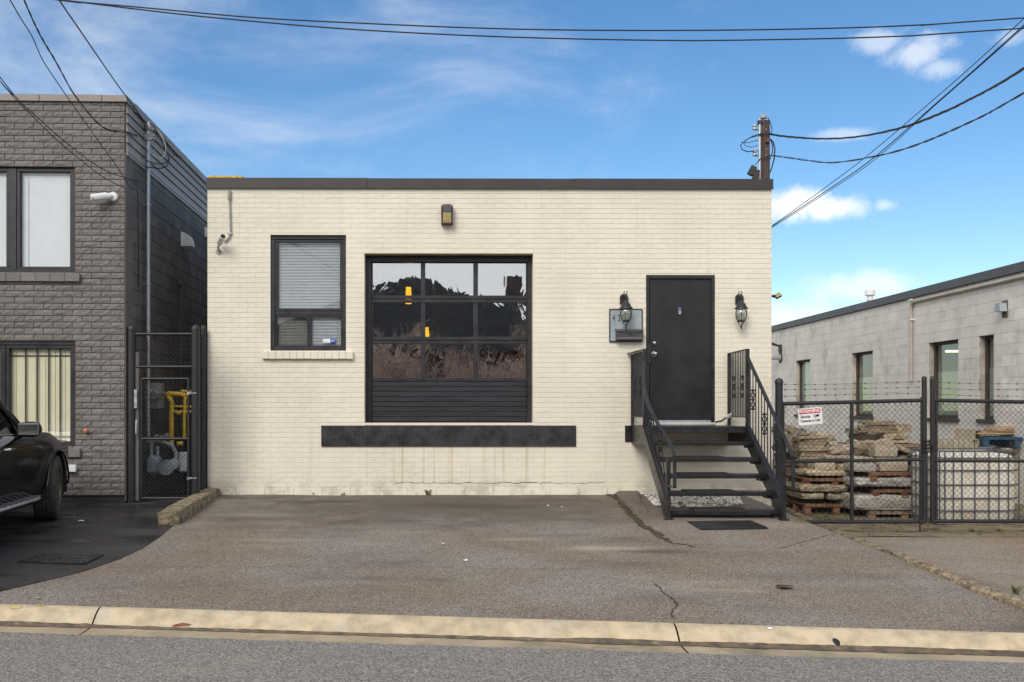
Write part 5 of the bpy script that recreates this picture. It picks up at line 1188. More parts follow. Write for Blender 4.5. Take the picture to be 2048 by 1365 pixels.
def boards(x0, x1, z0, z1, Y, dp, n, grp, lab, m=M_WOODP, h=.022):
    z = z0; h = (z1-z0)/n; i_ = -1
    for i_ in range(n):
        k = random.uniform(.55, 1.0); w = (x1-x0)*k; a = x0+random.uniform(0, (x1-x0)-w); hh = h*random.uniform(.75, 1.1)
        T = Matrix.Translation(((a+w/2), Y+random.uniform(0, .1), z)) @ Matrix.Rotation(R(random.uniform(-4, 4)), 4, 'Z') @ Matrix.Rotation(R(random.uniform(-1.2, 1.2)), 4, 'Y')
        MB(T).box(-w/2, w/2, 0, random.uniform(.09, .16), 0, hh, .003).build('board', m, None, label=ORD[i_]+' '+lab, cat='board', group=grp); z += hh+.003
# stack A: right behind the left leaf
YA = .9
base = FZ(1035, YA)
pallet(1781, 1036, YA+.5, 1.10, 1.0, 'lowest pallet under the wrapped stack behind the gate', M_WOODP)
slab('wrapped_bundle', 1708, 1852, 990, 1022, YA, 1.0, M_WRAP, 'lower bundle of slabs in grey plastic wrap on the gate-side stack', 'bundle', 'wrapped bundles in the yard', .016, (12, 4, 5))
pallet(1781, 991, YA+.5, .98, 1.0, 'orange-brown pallet between the two wrapped bundles', M_WOODO, 0, .105)
slab('wrapped_bundle', 1709, 1838, 957, 974, YA, 1.0, M_WRAP, 'upper bundle of slabs in grey plastic wrap on the gate-side stack', 'bundle', 'wrapped bundles in the yard', .016, (12, 4, 4))
pallet(1776, 957, YA+.5, 1.02, 1.0, 'orange-brown pallet on top of the wrapped bundles', M_WOODO, 2, .10)
slab('concrete_block', 1758, 1818, 917, 943, YA+.15, .30, M_BLOCKC, 'larger tan concrete block on the wrapped stack', 'block', None, .004)
slab('concrete_block', 1750, 1797, 892, 914, YA+.25, .28, M_BLOCKC, 'tan concrete block sitting higher on the wrapped stack', 'block', None, .004)
slab('cement_sack', 1707, 1755, 928, 944, YA+.1, .45, M_WRAP, 'pale sack lying left of the tan blocks on the stack', 'sack', None, .012)
slab('stone_slab', 1706, 1752, 915, 926, YA+.3, .5, M_STONE, 'flat tan slab on the pale sack', 'slab', None, .012)
slab('stone_slab', 1798, 1842, 899, 908, YA+.35, .35, M_STONE, 'tilted tan slab leaning right of the higher block', 'slab', None, .008, tilt=20)
slab('stone_slab', 1800, 1848, 911, 922, YA+.45, .4, M_STONE, 'flat tan slab under the tilted one', 'slab', None, .012)
slab('stone_slab', 1752, 1790, 882, 893, YA+.55, .35, M_STONE, 'small slab leaning behind the higher tan block', 'slab', None, .010, tilt=-12)
# stack C: behind, higher
YC = 2.6
pallet(1765, 905, YC+.5, 1.25, 1.0, 'weathered pallet high in the back stack against the block wall', M_WOODP, -3)
slab('paver_bundle', 1708, 1835, 905, 1000, YC, 1.0, M_STONE, 'large dim pile of pavers under the back stack', 'pile', None, .03, (12, 4, 8))
for i, (a, b, c, d) in enumerate(((1712, 1762, 882, 893), (1763, 1815, 880, 893), (1720, 1765, 868, 880), (1768, 1822, 866, 879), (1792, 1824, 850, 866), (1712, 1740, 857, 868))):
    slab('stone_slab', a, b, c, d, YC+.1*(i % 3), .5, M_STONE, 'tan stone slab in the back stack under the loose boards', 'slab', 'slabs in the back stack', .016, (5, 2, 2))
boards(FX(1712, YC), FX(1800, YC), FZ(866, YC), FZ(842, YC), YC-.05, .15, 6, 'loose boards on the back stack', 'weathered board lying on top of the back stack')
# stack B: left
YB = 1.3
pallet(1648, 1022, YB+.5, 1.0, 1.0, 'rusty red pallet at the bottom of the left stack', M_WOODO, 1)
for i, (a, b, c, d) in enumerate(((1604, 1652, 988, 999), (1656, 1700, 989, 1000), (1598, 1700, 970, 984))):
    slab('stone_slab', a, b, c, d, YB, .8, M_STONE, 'tan slab on the rusty red pallet', 'slab', 'slabs on the red pallet', .012)
pallet(1648, 972, YB+.5, .98, 1.0, 'dark pallet in the middle of the left stack', M_WOODO, -2)
slab('concrete_block', 1630, 1672, 925, 941, YB+.1, .35, M_BLOCKC, 'tan block with a dark end on the left stack', 'block', None, .005)
slab('stone_slab', 1612, 1706, 942, 952, YB+.05, .7, M_STONE, 'long pale slab across the left stack', 'slab', None, .010)
slab('stone_slab', 1676, 1712, 929, 941, YB+.1, .4, M_STONE, 'rounded tan slab beside the block on the left stack', 'slab', None, .014)
slab('plank', 1662, 1706, 900, 905, YB+.2, .14, M_STONE, 'pale plank slanting up on the left stack', 'plank', None, .003, tilt=-14)
slab('plank', 1650, 1703, 912, 918, YB+.15, .2, M_BLOCKC, 'level pale plank below the slanting one', 'plank', None, .003)
boards(FX(1600, YB+.4), FX(1700, YB+.4), FZ(972, YB+.4), FZ(900, YB+.4), YB+.40, .15, 12, 'boards in the left stack', 'grey weathered board in the middle of the left stack')
for i, (a, b, c, d) in enumerate(((1600, 1655, 905, 916), (1598, 1650, 894, 905), (1604, 1662, 884, 895), (1650, 1694, 893, 903), (1604, 1640, 875, 884), (1640, 1672, 873, 883), (1614, 1660, 866, 874))):
    slab('stone_slab', a, b, c, d, YB+.45+.08*(i % 3), .5, M_STONE, 'rounded tan stone slab in the heap on the left stack', 'slab', 'slabs heaped on the left stack', .020, (6, 2, 2))
boards(FX(1556, YB+.8), FX(1612, YB+.8), FZ(1010, YB+.8), FZ(920, YB+.8), YB+.8, .2, 10, 'boards beside the gate post', 'dark weathered board stacked beside the gate post')
for i, (a, b, c, d) in enumerate(((1566, 1598, 868, 905), (1580, 1606, 858, 880), (1562, 1585, 850, 868), (1590, 1610, 890, 925), (1570, 1592, 900, 925))):
    slab('rubble', a, b, c, d, YB+1.0+.1*i, .5, M_STONE if i % 2 else M_BLOCKC, 'lump of rubble heaped behind the gate post', 'rubble', 'rubble behind the gate post', .05, (4, 3, 3))
slab('tarp_roll', 1572, 1614, 858, 884, YB+1.6, .5, mat('grey_tarp', (.17, .165, .16), .7, 0, .3, 6, .02, 12), 'crumpled grey tarp lying behind the gate post', 'tarp', None, .03, (6, 3, 3))
boards(FX(1712, YA+.6), FX(1850, YA+.6), FZ(940, YA+.6), FZ(890, YA+.6), YA+.6, .15, 9, 'slats behind the tan blocks', 'grey slat in the layers behind the tan blocks', M_WOODP)
boards(FX(1704, YC-.12), FX(1832, YC-.12), FZ(925, YC-.12), FZ(880, YC-.12), YC-.12, .15, 8, 'slats in the back stack', 'tan slat low in the back stack', M_STONE)
boards(FX(1598, YB+.38), FX(1668, YB+.38), FZ(925, YB+.38), FZ(872, YB+.38), YB+.38, .15, 9, 'slats in the left heap', 'thin tan slat in the heap beside the gate post', M_STONE)
for i in range(9):         # broken slats wedged between the two stacks
    px_c, py_c = random.uniform(1672, 1722), 1000-13*i+random.uniform(-3, 3); c_ = at(px_c, py_c, YB+random.uniform(.1, .7)); l_ = random.uniform(.25, .6)
    T = Matrix.Translation(c_) @ Matrix.Rotation(R(random.uniform(-30, 30)), 4, 'Z') @ Matrix.Rotation(R(random.uniform(-14, 14)), 4, 'Y')
    MB(T).box(-l_/2, l_/2, -.05, .05, -.014, .014, .003).build('slat', (M_WOODP, M_STONE, M_BLOCKC)[i % 3], None, label=ORD[i]+' broken slat wedged in the gap between the two pallet stacks', cat='slat', group='broken slats between the stacks')
slab('paver_bundle', 1600, 1712, 905, 1018, YB+.95, .6, M_WOODP, 'dim pile of weathered timber filling the back of the left stack', 'pile', None, .03, (10, 3, 9))
# right: between gate and block wall, behind the tote
YR = 3.2
for i in range(9):
    a = 1866+i*10.5; slab('paver', a, a+10, 879+i*.1-1.5*(i % 2), 906, YR, .35, M_BLOCKC, ('first', 'second', 'third', 'fourth', 'fifth', 'sixth', 'seventh', 'eighth', 'ninth')[i]+' upright grey-tan paver from the left in the row behind the tote', 'paver', 'upright pavers behind the tote', .008, (1, 1, 2))
slab('paver_bundle', 1862, 2100, 906, 1010, YR, .9, M_STONE, 'pile of stone under the upright pavers behind the tote', 'pile', None, .02, (14, 4, 6))
cb = thing('cinder_block', at(1946, 880, YR), 'hollow concrete block standing on the pavers below the window', 'block'); T = Matrix.Translation(at(1946, 881, YR+.1)) @ Matrix.Rotation(R(25), 4, 'Z')
mb = MB(T); mb.box(-.1, .1, -.1, .28, 0, .03); mb.box(-.1, .1, -.1, .28, .165, .195); mb.box(-.1, -.07, -.1, .28, .0301, .1649); mb.box(.07, .1, -.1, .28, .0301, .1649); mb.box(-.069, .069, .06, .1, .0301, .1649); mb.build('shell', M_BLOCKC, cb)
pallet(2010, 893, YR+.2, 1.15, .9, 'blue painted pallet lying on the pile behind the tote', M_WOODB, -4, .15)
for i, (a, b, c, d) in enumerate(((1950, 2100, 866, 871), (2000, 2100, 854, 865), (1996, 2010, 860, 865))): slab('board', a, b, c, d, YR, .5, mat('tan_board', (.36, .24, .14), .85, 0, .2, 5), ('wide tan board on the blue pallet', 'thick tan board on top of the wide one', 'short offcut beside the thick tan board')[i], 'board', None, .003)
slab('concrete_block', 2004, 2048, 897, 906, YR-.1, .3, M_BLOCKC, 'tan block under the blue pallet', 'block', None, .004)
for i, (a, b, c, d) in enumerate(((1852, 1866, 925, 960), (1850, 1868, 962, 990), (1852, 1868, 992, 1018))): slab('stone_slab', a, b, c, d, YA+1.2, .5, (M_STONE, M_WOODO, M_STONE)[i], ('pale stone end seen in the gap between the gates', 'red-brown pallet end seen in the gap between the gates', 'tan stone end low in the gap between the gates')[i], 'slab', None, .012)
# the tote
IY = .10
ib = thing('water_tote', at(1985, 1060, IY), 'white plastic water tote in a steel cage behind the right gate leaf', 'tote'); X0, X1 = FX(1876, IY), FX(1876, IY)+1.20; Zb, Zt = FZ(1046, IY), FZ(909, IY)
mb = MB(); n = 10; ring_ = []
def tank_ring(z, ins):
    pts = []; r = .16
    for cx, cy, a0 in ((X1-r-ins, IY+1.0-r-ins, 0), (X0+r+ins, IY+1.0-r-ins, 90), (X0+r+ins, IY+r+ins, 180), (X1-r-ins, IY+r+ins, 270)):
        for j in range(7): a = R(a0+j*15); pts.append((cx+r*math.cos(a), cy+r*math.sin(a), z))
    return pts
vs = []; fs = []; levels = ((Zb, .06), (Zb+.05, .028), (Zb+.25, .02), (Zb+.5, .012), (Zb+.75, .02), (Zt-.05, .03), (Zt-.012, .07), (Zt, .14))
for z, i_ in levels: vs += tank_ring(z, i_)
m_ = 28
for j in range(len(levels)-1):
    for k in range(m_): fs.append((j*m_+k, j*m_+(k+1) % m_, (j+1)*m_+(k+1) % m_, (j+1)*m_+k))
fs.append(tuple(range((len(levels)-1)*m_, len(levels)*m_))); fs.append(tuple(range(m_)))
mb.add(vs, fs); mb.build('tank', M_TANK, ib, True)
def cagepath(z): return tank_ring(z, -.005)
for py in (904, 917, 942, 971, 998, 1023, 1043):
    z = FZ(py, IY); pts = cagepath(z); MB().tube(pts+[pts[0]], .0105, 6).build('cage_hoop', M_CAGE, ib, True)
for px in (1879, 1890, 1907, 1924, 1950, 1978, 1998, 2017, 2038, 2060): MB().tube([at(px, 1044, IY-.012), at(px, 903, IY-.012)], .010, 6).build('cage_bar', M_CAGE, ib, True)
for i in range(6):
    y = IY+.17+.12*i; MB().tube([(X0-.006, y, Zb), (X0-.006, y, FZ(903, IY))], .010, 6).build('cage_bar', M_CAGE, ib, True)
MB().box(X0, X1, IY, IY+1.0, FZ(1050, IY), FZ(1046.5, IY)).build('base_sheet', M_STEEL, ib)
for px in (1888, 1942, 2016, 2070):
    x = FX(px, IY); MB().box(x-.09 if px > 1900 else x-.05, x+.09 if px > 1900 else x+.05, IY+.01, IY+.12, YARD-.01, FZ(1050.2, IY), .012).build('foot', M_STEEL if px != 1888 else M_RUBBER, ib)
MB().tube([(X0+.05, IY+.05, YARD+.02), (X1-.05, IY+.05, YARD+.02)], .016, 8).build('skid_rail', M_STEEL, ib, True)
# grass and weeds
def blades(mb, x, y, n, h, spread):
    for _ in range(n):
        a = random.uniform(0, 6.28); r = random.uniform(0, spread); bx, by = x+r*math.cos(a), y+r*math.sin(a); z = G(bx, by); w = .004; l = random.uniform(.5, 1)*h; ax, ay = random.uniform(-.5, .5)*l, random.uniform(-.5, .5)*l
        mb.add([(bx-w, by, z), (bx+w, by, z), (bx+ax*.5+w*.7, by+ay*.5, z+l*.7), (bx+ax, by+ay, z+l*.9)], [(0, 1, 2), (0, 2, 3)])
mb = MB()
for _ in range(380):
    x, y = random.uniform(4.7, 9.6), random.uniform(-1.05, 1.6)
    if math.sin(3*x+1)*math.sin(4*y+2)+random.uniform(-.8, .8) > .1: blades(mb, x, y, 9, .055, .05)
for _ in range(160):
    p = gp(random.uniform(1600, 1700), random.uniform(1020, 1050)); blades(mb, p.x, p.y, 9, .06, .06)
mb.build('grass', M_GRASS, None, label='patchy short grass and weeds around the pallets and gates', cat='grass', kind='stuff')
for i, (px, py, h, n, lab) in enumerate(((858, 985, .10, 26, 'small green weed at the foot of the cream wall below the door panel'), (691, 986, .06, 12, 'tiny green weed at the wall foot left of the larger one'), (1268, 1032, .05, 16, 'low weed growing in the driveway crack by the stairs'), (436, 984, .11, 26, 'weed at the left corner of the cream wall beside the kerb stub'), (2030, 1190, .10, 20, 'weed beside the crumbling edging at the right'))):
    p = gp(px, py); p.y = min(p.y, -.03); t = MB(); blades(t, p.x, p.y, n, h, .035); t.build('weed', M_WEED, None, label=lab, cat='weed', group='weeds')

# ------------------------------------------------------------------ cables and the roof post
def cable(name, pix, Y0, Y1, r, label, m=M_WIRE, twist=0, n=5, cat='cable', per=6, e0=0, e1=0):
    """cable through sighted points, its distance running evenly from Y0 to Y1; smoothed, optionally two twisted strands"""
    P_ = []; L_ = [0.0]
    for a, b in zip(pix, pix[1:]): L_.append(L_[-1]+math.hypot(b[0]-a[0], b[1]-a[1]))
    for q_, l in zip(pix, L_): P_.append(at(q_[0], q_[1], q_[2] if len(q_) > 2 else Y0+(Y1-Y0)*l/L_[-1]))
    if e0: P_.insert(0, P_[0]+(P_[0]-P_[1]).normalized()*e0)
    if e1: P_.append(P_[-1]+(P_[-1]-P_[-2]).normalized()*e1)
    S_ = []
    for i in range(len(P_)-1):
        p0, p1, p2, p3 = P_[max(i-1, 0)], P_[i], P_[i+1], P_[min(i+2, len(P_)-1)]
        for k in range(per):
            t = k/per; S_.append(.5*((2*p1)+(p2-p0)*t+(2*p0-5*p1+4*p2-p3)*t*t+(3*p1-p0-3*p2+p3)*t**3))
    S_.append(P_[-1])
    if not twist: return MB().tube(S_, r, n).build(name, m, None, True, label=label, cat=cat, group='overhead cables')
    t = thing(name, P_[0], label, cat, 'overhead cables'); D_ = []
    for a, b in zip(S_, S_[1:]):
        k = max(1, int((b-a).length/.05)); D_ += [a.lerp(b, j/k) for j in range(k)]
    D_.append(S_[-1]); ph = 0
    for s in range(twist):
        pts = []; l = 0
        for i, p in enumerate(D_):
            l += (p-D_[i-1]).length if i else 0; a = (l/.62+.25*math.sin(l*1.7))*2*math.pi+s*2*math.pi/twist; pts.append(p+Vector((0, math.cos(a), math.sin(a)))*r*(1.0+.25*math.sin(l*2.3+s)))
        MB().tube(pts, r, 4).build('strand', m, t, True)
cable('street_cable', ((-60, -22), (115, 0), (300, 17), (500, 35), (700, 46), (1000, 58), (1300, 61.5), (1600, 58.5), (1850, 50), (2110, 32)), -2.2, -2.6, .0085, 'upper of the two long cables crossing the whole sky', e0=14, e1=14)
cable('street_cable', ((-60, -26), (115, -1), (300, 22), (450, 38), (700, 59), (1000, 74), (1300, 81), (1500, 80.5), (1800, 73), (2110, 53)), -2.2, -2.6, .0085, 'lower of the two long cables crossing the whole sky', e0=14, e1=14)
cable('service_cable', ((1538, 268), (1560, 272), (1600, 276), (1650, 278), (1690, 276.5), (1740, 270), (1800, 257), (1850, 240), (1900, 219), (1950, 194), (2000, 167), (2080, 118)), 1.0, -4.0, .0085, 'upper twisted service cable sagging from the roof post to the right', twist=3, e1=9)
cable('service_cable', ((1540, 311), (1570, 315), (1620, 322), (1660, 326), (1700, 322), (1740, 315), (1790, 304), (1850, 284), (1920, 254), (1980, 225), (2080, 168)), 1.0, -4.0, .0070, 'lower twisted service cable sagging from the roof post to the right', twist=2, e1=9)
cable('drop_cable', ((1544, 452), (1650, 376), (1738, 309), (1868, 199), (1960, 118), (2080, 8)), .9, -4.5, .0050, 'steepest thin cable rising from behind the right building corner', e1=10)
cable('drop_cable', ((1544, 453.5), (1650, 384), (1745, 318), (1868, 211), (1960, 130), (2080, 22)), .95, -4.5, .0068, 'middle thin cable rising from behind the right building corner', e1=10)
cable('drop_cable', ((1544, 456), (1650, 388), (1750, 319.5), (1868, 213), (1965, 128), (2080, 26)), 1.0, -4.5, .0045, 'lowest thin cable rising from behind the right building corner', e1=10)
MYW = (ML @ Vector((MX, MYy, 0))).y
cable('service_cable', ((90, -45), (118, 0), (170, 76), (230, 163, -1.5), (255, 197, -.98), (272, 220, -.65), (290, 245, MYW)), -6, MYW, .0075, 'straight cable running down to the weatherhead of the grey building mast', e0=9)
cable('service_cable', ((30, -40), (48, 0), (79, 68), (113, 126), (143, 181), (171, 219, -2.0), (195, 246, -1.45), (219, 261, -1.15), (253, 265, -.98), (266, 269, -.80), (279, 273, MYW-.06)), -5.5, MYW-.06, .0065, 'twisted cable curving down to the insulator of the grey building mast', twist=2, e0=9)
cable('phone_cable', ((0, -35), (20, 0), (44, 41), (65, 75), (85, 120), (109, 157), (130, 188), (164, 236), (198, 284), (232, 331), (264, 381)), -5.5, -.93, .0052, 'thin cable ending at the brick corner beside the white camera', e0=9)
cable('phone_cable', ((-40, 105), (0, 155), (41, 205), (79, 239), (113, 270), (147, 297), (178, 321, -1.6), (212, 342, -1.2), (252, 357, -.97), (266, 361, -.75), (280, 364, MYW-.08)), -4.0, MYW-.08, .0060, 'upper of two cables crossing the grey brick front', M_WIRE, e0=9)
cable('phone_cable', ((-40, 120), (0, 163), (34, 202), (68, 236), (106, 273), (137, 301), (171, 328), (205, 354), (252, 378)), -4.0, -.93, .0055, 'lower of two cables crossing the grey brick front', M_WIRE, e0=9)
for pts, r, m, lab in ((((297, 246), (308, 255), (318, 272), (328, 295), (337, 312), (338, 322), (332, 333), (318, 337), (292, 334)), .0085, M_WIRE, 'outer black drip loop below the weatherhead'),
                  (((299, 245), (312, 258), (322, 280), (331, 300), (337, 318), (330, 326), (312, 328), (291, 320)), .0075, M_WIRE, 'inner black drip loop below the weatherhead'),
                  (((298, 247), (316, 262), (326, 278), (331, 292), (331, 305), (324, 316), (312, 315), (300, 305), (291, 292)), .0065, M_WIREG, 'white drip loop below the weatherhead')):
    cable('drip_loop', pts, MYW-.04, MYW-.06, r, lab, m)
cable('wall_cable', ((264, 381), (270, 377), (275, 386), (276, 440), (277, 520), (277, 640)), -.90, MYW-.03, .006, 'cable clipped down the dark side wall beside the mast')
cable('wall_cable', ((322, 272), (345, 300), (380, 343), (410, 372)), MYW+.25, 4.2, .010, 'cable running back along the taupe siding of the grey building')
PYr = 1.0; E = lambda x, y, Y=PYr: at(x, y, Y); kk = (PYr+D)/F
rp_ = thing('roof_post', E(1530, 365), 'dark brown service post with insulators on the cream building roof', 'post')
MB().box(E(1522, 0).x, E(1540, 0).x, PYr, PYr+.12, E(0, 375).z, E(0, 235.5).z, .006).build('timber', M_POLE, rp_)
MB().tube([E(1519.5, 372), E(1519.5, 238)], 2.6*kk, 8).build('conduit', M_STEEL, rp_, True)
MB().lathe([(7.5*kk, -.02), (7.5*kk, .0), (6*kk, 3.5*kk), (3*kk, 6*kk), (.5*kk, 7*kk)], E(1526.5, 235, PYr+.13), 14).build('dome_cap', M_GREYP, rp_, True)
for py in (255, 307):
    mb = MB().lathe([(1.5*kk, -7*kk), (1.5*kk, -5*kk), (5*kk, -4.5*kk), (5*kk, -2*kk), (2.6*kk, -1*kk), (2.6*kk, 1.5*kk), (5*kk, 2*kk), (5*kk, 4.5*kk), (1.5*kk, 5*kk), (1.5*kk, 8*kk)], E(1509.5, py), 12); i_ = mb.build('insulator', M_STEEL, rp_, True)
    for d_ in (-5, 5.5): MB().bar(E(1509, py+d_), E(1521, py+d_), .012, .010).build('insulator_arm', M_FLASH, i_)
MB().box(E(1515, 0).x, E(1524, 0).x, PYr-.03, PYr+.02, E(0, 244).z, E(0, 237).z, .004).build('clamp', M_FLASH, rp_)
MB().box(E(1530, 0).x, E(1537, 0).x, PYr-.04, PYr-.001, E(0, 282).z, E(0, 274).z, .004).build('bracket', mat('rust_bracket', (.12, .07, .04), .8), rp_)
for py in (239, 259, 299, 311): MB().lathe([(1.2*kk, 0), (.8*kk, -.01)], E(1532, py), 8, None, 'y').build('bolt_head', M_ALU, rp_)
for x, y, a in ((1504, 342, 28), (1512, 350, 12)):
    T = Matrix.Translation(E(x, y, PYr-.1)) @ Matrix.Rotation(R(a), 4, 'Y'); f_ = MB(T).box(-.045, .045, -.03, .03, -.075, .075, .008).build('floodlight_head', M_FLASH, rp_)
MB().tube([E(1508, 362), E(1508, 352)], .012, 6).build('floodlight_stem', M_FLASH, rp_)
for pts, r in ((((1535, 268), (1522, 268), (1505, 273), (1490, 282), (1481, 291), (1484, 300), (1496, 304), (1512, 302)), .008), (((1525, 270), (1500, 276), (1488, 284), (1490, 292), (1503, 295), (1516, 291)), .005), (((1483, 285), (1496, 286), (1516, 281)), .005), (((1540, 278), (1546, 284), (1550, 298), (1548, 320), (1543, 338), (1539, 347)), .010), (((1541, 280), (1545, 290), (1545, 305), (1539, 320)), .008), (((1536, 236), (1541, 246), (1544, 258), (1543, 270)), .006), (((1538, 312), (1520, 318), (1511, 330)), .007)):
    P_ = [E(x, y, PYr-.03) for x, y in pts]; MB().tube(P_, r, 6).build('jumper_wire', M_WIRE, rp_, True)

# ------------------------------------------------------------------ the black car
CH, CST = R(6.5), R(9)
cp = gp(112, 1041); CM = Matrix.Translation((cp.x+.02, cp.y, G(cp.x, cp.y)+.005)) @ Matrix.Rotation(CH, 4, 'Z') @ Matrix.Translation((-.955, 0, 0))   # origin below the middle of the front axle, y forward
car = thing('parked_car', CM @ Vector((0, -1.4, 0)), 'black sport utility car parked nose-in by the grey building', 'car')
WR = .372; AX = (0.0, -2.92)
def cring(y):
    w = 1.0-.05*sm(-.2, .75, y)-.16*sm(.55, .95, y)-.05*sm(-3.2, -3.9, y)
    belt = 1.03-.01*sm(-1.5, -.6, y)-.13*sm(-.3, .7, y)-.08*sm(.55, .95, y)
    pts = [(.80, .30), (.915, .345), (.955*1.0, .52), (.968, .70), (.972, .80), (.955, .89), (.915, belt-.03), (.885, belt)]
    sc = [(x*w, z) for x, z in pts]
    for a in AX:
        d = abs(y-a)
        if d < .445:
            az = .36+math.sqrt(.445**2-d*d); sc = [(x if z > az else max(x, .93*w), max(z, az)) for x, z in sc]
    return sc, belt, w
def side(name, y0, y1, n, s, parent, lo=0, hi=8):
    mb = MB(CM); vs = []; fs = []; ys_ = lin(y0, y1, n)
    for y in ys_:
        r_, b, w = cring(y); vs += [(s*x, y, z) for x, z in r_[lo:hi]]
    k = hi-lo
    for i in range(n):
        for j in range(k-1): fs.append((i*k+j, i*k+j+1, (i+1)*k+j+1, (i+1)*k+j))
    mb.add(vs, fs); return mb.build(name, M_CAR, parent, True)
for s in (1, -1):
    side('front_fender', -.80, .93, 60, s, car); d1 = side('front_door', -2.05, -.806, 20, s, car); d2 = side('rear_door', -2.55, -2.056, 10, s, car); side('rear_quarter', -3.9, -2.556, 50, s, car)
    for d_, y in ((d1, -1.85), (d2, -2.35)):
        x = s*.985; MB(CM).tube([(s*.955, y, .885), (s*1.003, y+.03, .890), (s*1.003, y+.17, .890), (s*.955, y+.20, .885)], .014, 8).build('door_handle', M_CHROME, d_, True)
    MB(CM).box(s*.80, s*.90, -2.5, -.45, .30, .345).build('sill', M_RUBBER, car)
    mb = MB(CM); mb.box(s*.885, s*1.045, -2.40, -.92, .315, .355, .012); b_ = mb.build('running_board', M_RUBBER, car)
    MB(CM).tube([(s*1.045, -2.42, .345), (s*1.05, -1.15, .345), (s*1.04, -1.02, .345), (s*.99, -.92, .345), (s*.93, -.86, .345)], .018, 8).build('chrome_edge', M_ALU, b_, True)
    for i in range(9): MB(CM).box(s*.91, s*1.02, -2.3+i*.17, -2.23+i*.17, .3555, .362).build('tread_pad', M_ALU, b_)
    for a in AX:
        MB(CM).tube([(s*(.965 if abs(t) < 1.4 else .95), a-.447*math.sin(t), .36+.447*math.cos(t)) for t in lin(-1.5, 1.5, 18)], .013, 6).build('arch_trim', M_CAR, car, True)
        mb = MB(CM); vs = []; fs = []
        for t in lin(-1.75, 1.75, 16): vs += [(s*.60, a-.44*math.sin(t), .36+.44*math.cos(t)), (s*.945, a-.44*math.sin(t), .36+.44*math.cos(t))]
        fs = [(2*i, 2*i+1, 2*i+3, 2*i+2) for i in range(16)]; mb.add(vs, fs); mb.build('arch_liner', M_RUBBER, car)
        # wheel
        T = CM @ Matrix.Translation((s*.845, a, WR)) @ Matrix.Rotation(CST if a == 0 else 0, 4, 'Z') @ Matrix.Scale(s, 4, (1, 0, 0))
        prof = [(.25, -.115), (.33, -.125), (.358, -.118), (WR-.002, -.098)]
        for k in range(5):
            c = -.098+.196*(k+.5)/5; prof += [(WR, c-.0155), (WR, c+.0155)]+([(WR-.010, c+.0165), (WR-.010, c+.0215)] if k < 4 else [])
        prof += [(WR-.002, .098), (.358, .118), (.33, .127), (.262, .118), (.25, .10)]
        ty = MB(T).lathe(prof, (0, 0, 0), 48, None, 'x').build('wheel', M_TYRE, car, True)
        MB(T).lathe([(.25, -.10), (.255, .10), (.262, .114), (.248, .116), (.235, .07), (.235, -.08)], (0, 0, 0), 32, None, 'x').build('rim', M_RIM, ty, True)
        MB(T).lathe([(.06, .05), (.065, .095), (.04, .105), (.01, .106)], (0, 0, 0), 16, None, 'x').build('hub', M_RIM, ty, True)
        for k in range(10):
            an = 2*math.pi*k/10; MB(T).bar((.085, .04*math.cos(an), .04*math.sin(an)), (.095, .245*math.cos(an), .245*math.sin(an)), .035, .025, (1, 0, 0)).build('spoke', M_RIM, ty)
        MB(T).lathe([(.17, -.02), (.17, .01)], (0, 0, 0), 20, None, 'x').build('brake_disc', M_STEEL, ty)
    # glass and pillars, set back along the car
    CM0 = CM; CM = CM0 @ Matrix.Translation((0, -.45, -.10))
    def gq(name, pts, m, parent=car, th=.012):
        P_ = [Vector((s*x, y, z)) for x, y, z in pts]; nn = (P_[1]-P_[0]).cross(P_[2]-P_[0]).normalized()*th; n = len(P_)
        return MB(CM).add(P_+[p-nn for p in P_], [tuple(range(n)), tuple(range(2*n-1, n-1, -1))]+[(i, (i+1) % n, n+(i+1) % n, n+i) for i in range(n)]).build(name, m, parent)
    gq('side_window', [(.880, -.80, 1.125), (.880, -1.66, 1.135), (.725, -1.60, 1.62), (.735, -1.42, 1.60)], M_CARGL); gq('side_window', [(.880, -1.74, 1.135), (.880, -2.50, 1.15), (.725, -2.48, 1.63), (.725, -1.68, 1.63)], M_CARGL); gq('side_window', [(.875, -2.60, 1.15), (.87, -3.30, 1.20), (.73, -3.10, 1.60), (.725, -2.56, 1.63)], M_CARGL)
    for a, b, r in (((s*.885, -.50, 1.095), (s*.705, -1.42, 1.655), .040), ((s*.882, -1.70, 1.13), (s*.72, -1.64, 1.65), .035), ((s*.882, -2.55, 1.14), (s*.72, -2.52, 1.66), .035), ((s*.87, -3.45, 1.18), (s*.70, -3.2, 1.63), .09)): MB(CM).tube([a, b], r, 8).build('pillar', M_CAR, car, True)
    gq('quarter_glass', [(.884, -.55, 1.115), (.882, -.79, 1.125), (.800, -.93, 1.36)], M_CAR)
    MB(CM).tube([(s*.893, -.72, 1.122), (s*.893, -1.7, 1.135), (s*.89, -2.5, 1.15), (s*.88, -3.3, 1.19)], .009, 6).build('belt_trim', M_CHROME, car, True)
    MB(CM).tube([(s*.925, -.52, 1.12), (s*.84, -.97, 1.40), (s*.745, -1.46, 1.68)], .010, 6).build('window_trim', M_CHROME, car, True)
    MB(CM).tube([(s*.74, -1.5, 1.70), (s*.73, -2.4, 1.72), (s*.72, -3.3, 1.67)], .02, 8).build('roof_rail', M_CHROME, car, True)
    mr_ = MB(CM).tube([(s*.90, -.80, 1.10), (s*.96, -.80, 1.13)], .028, 8).build('mirror', M_CAR, car, True)
    prof = [(.02, -.13), (.075, -.11), (.098, -.04), (.10, .03), (.08, .09), (.03, .115)]
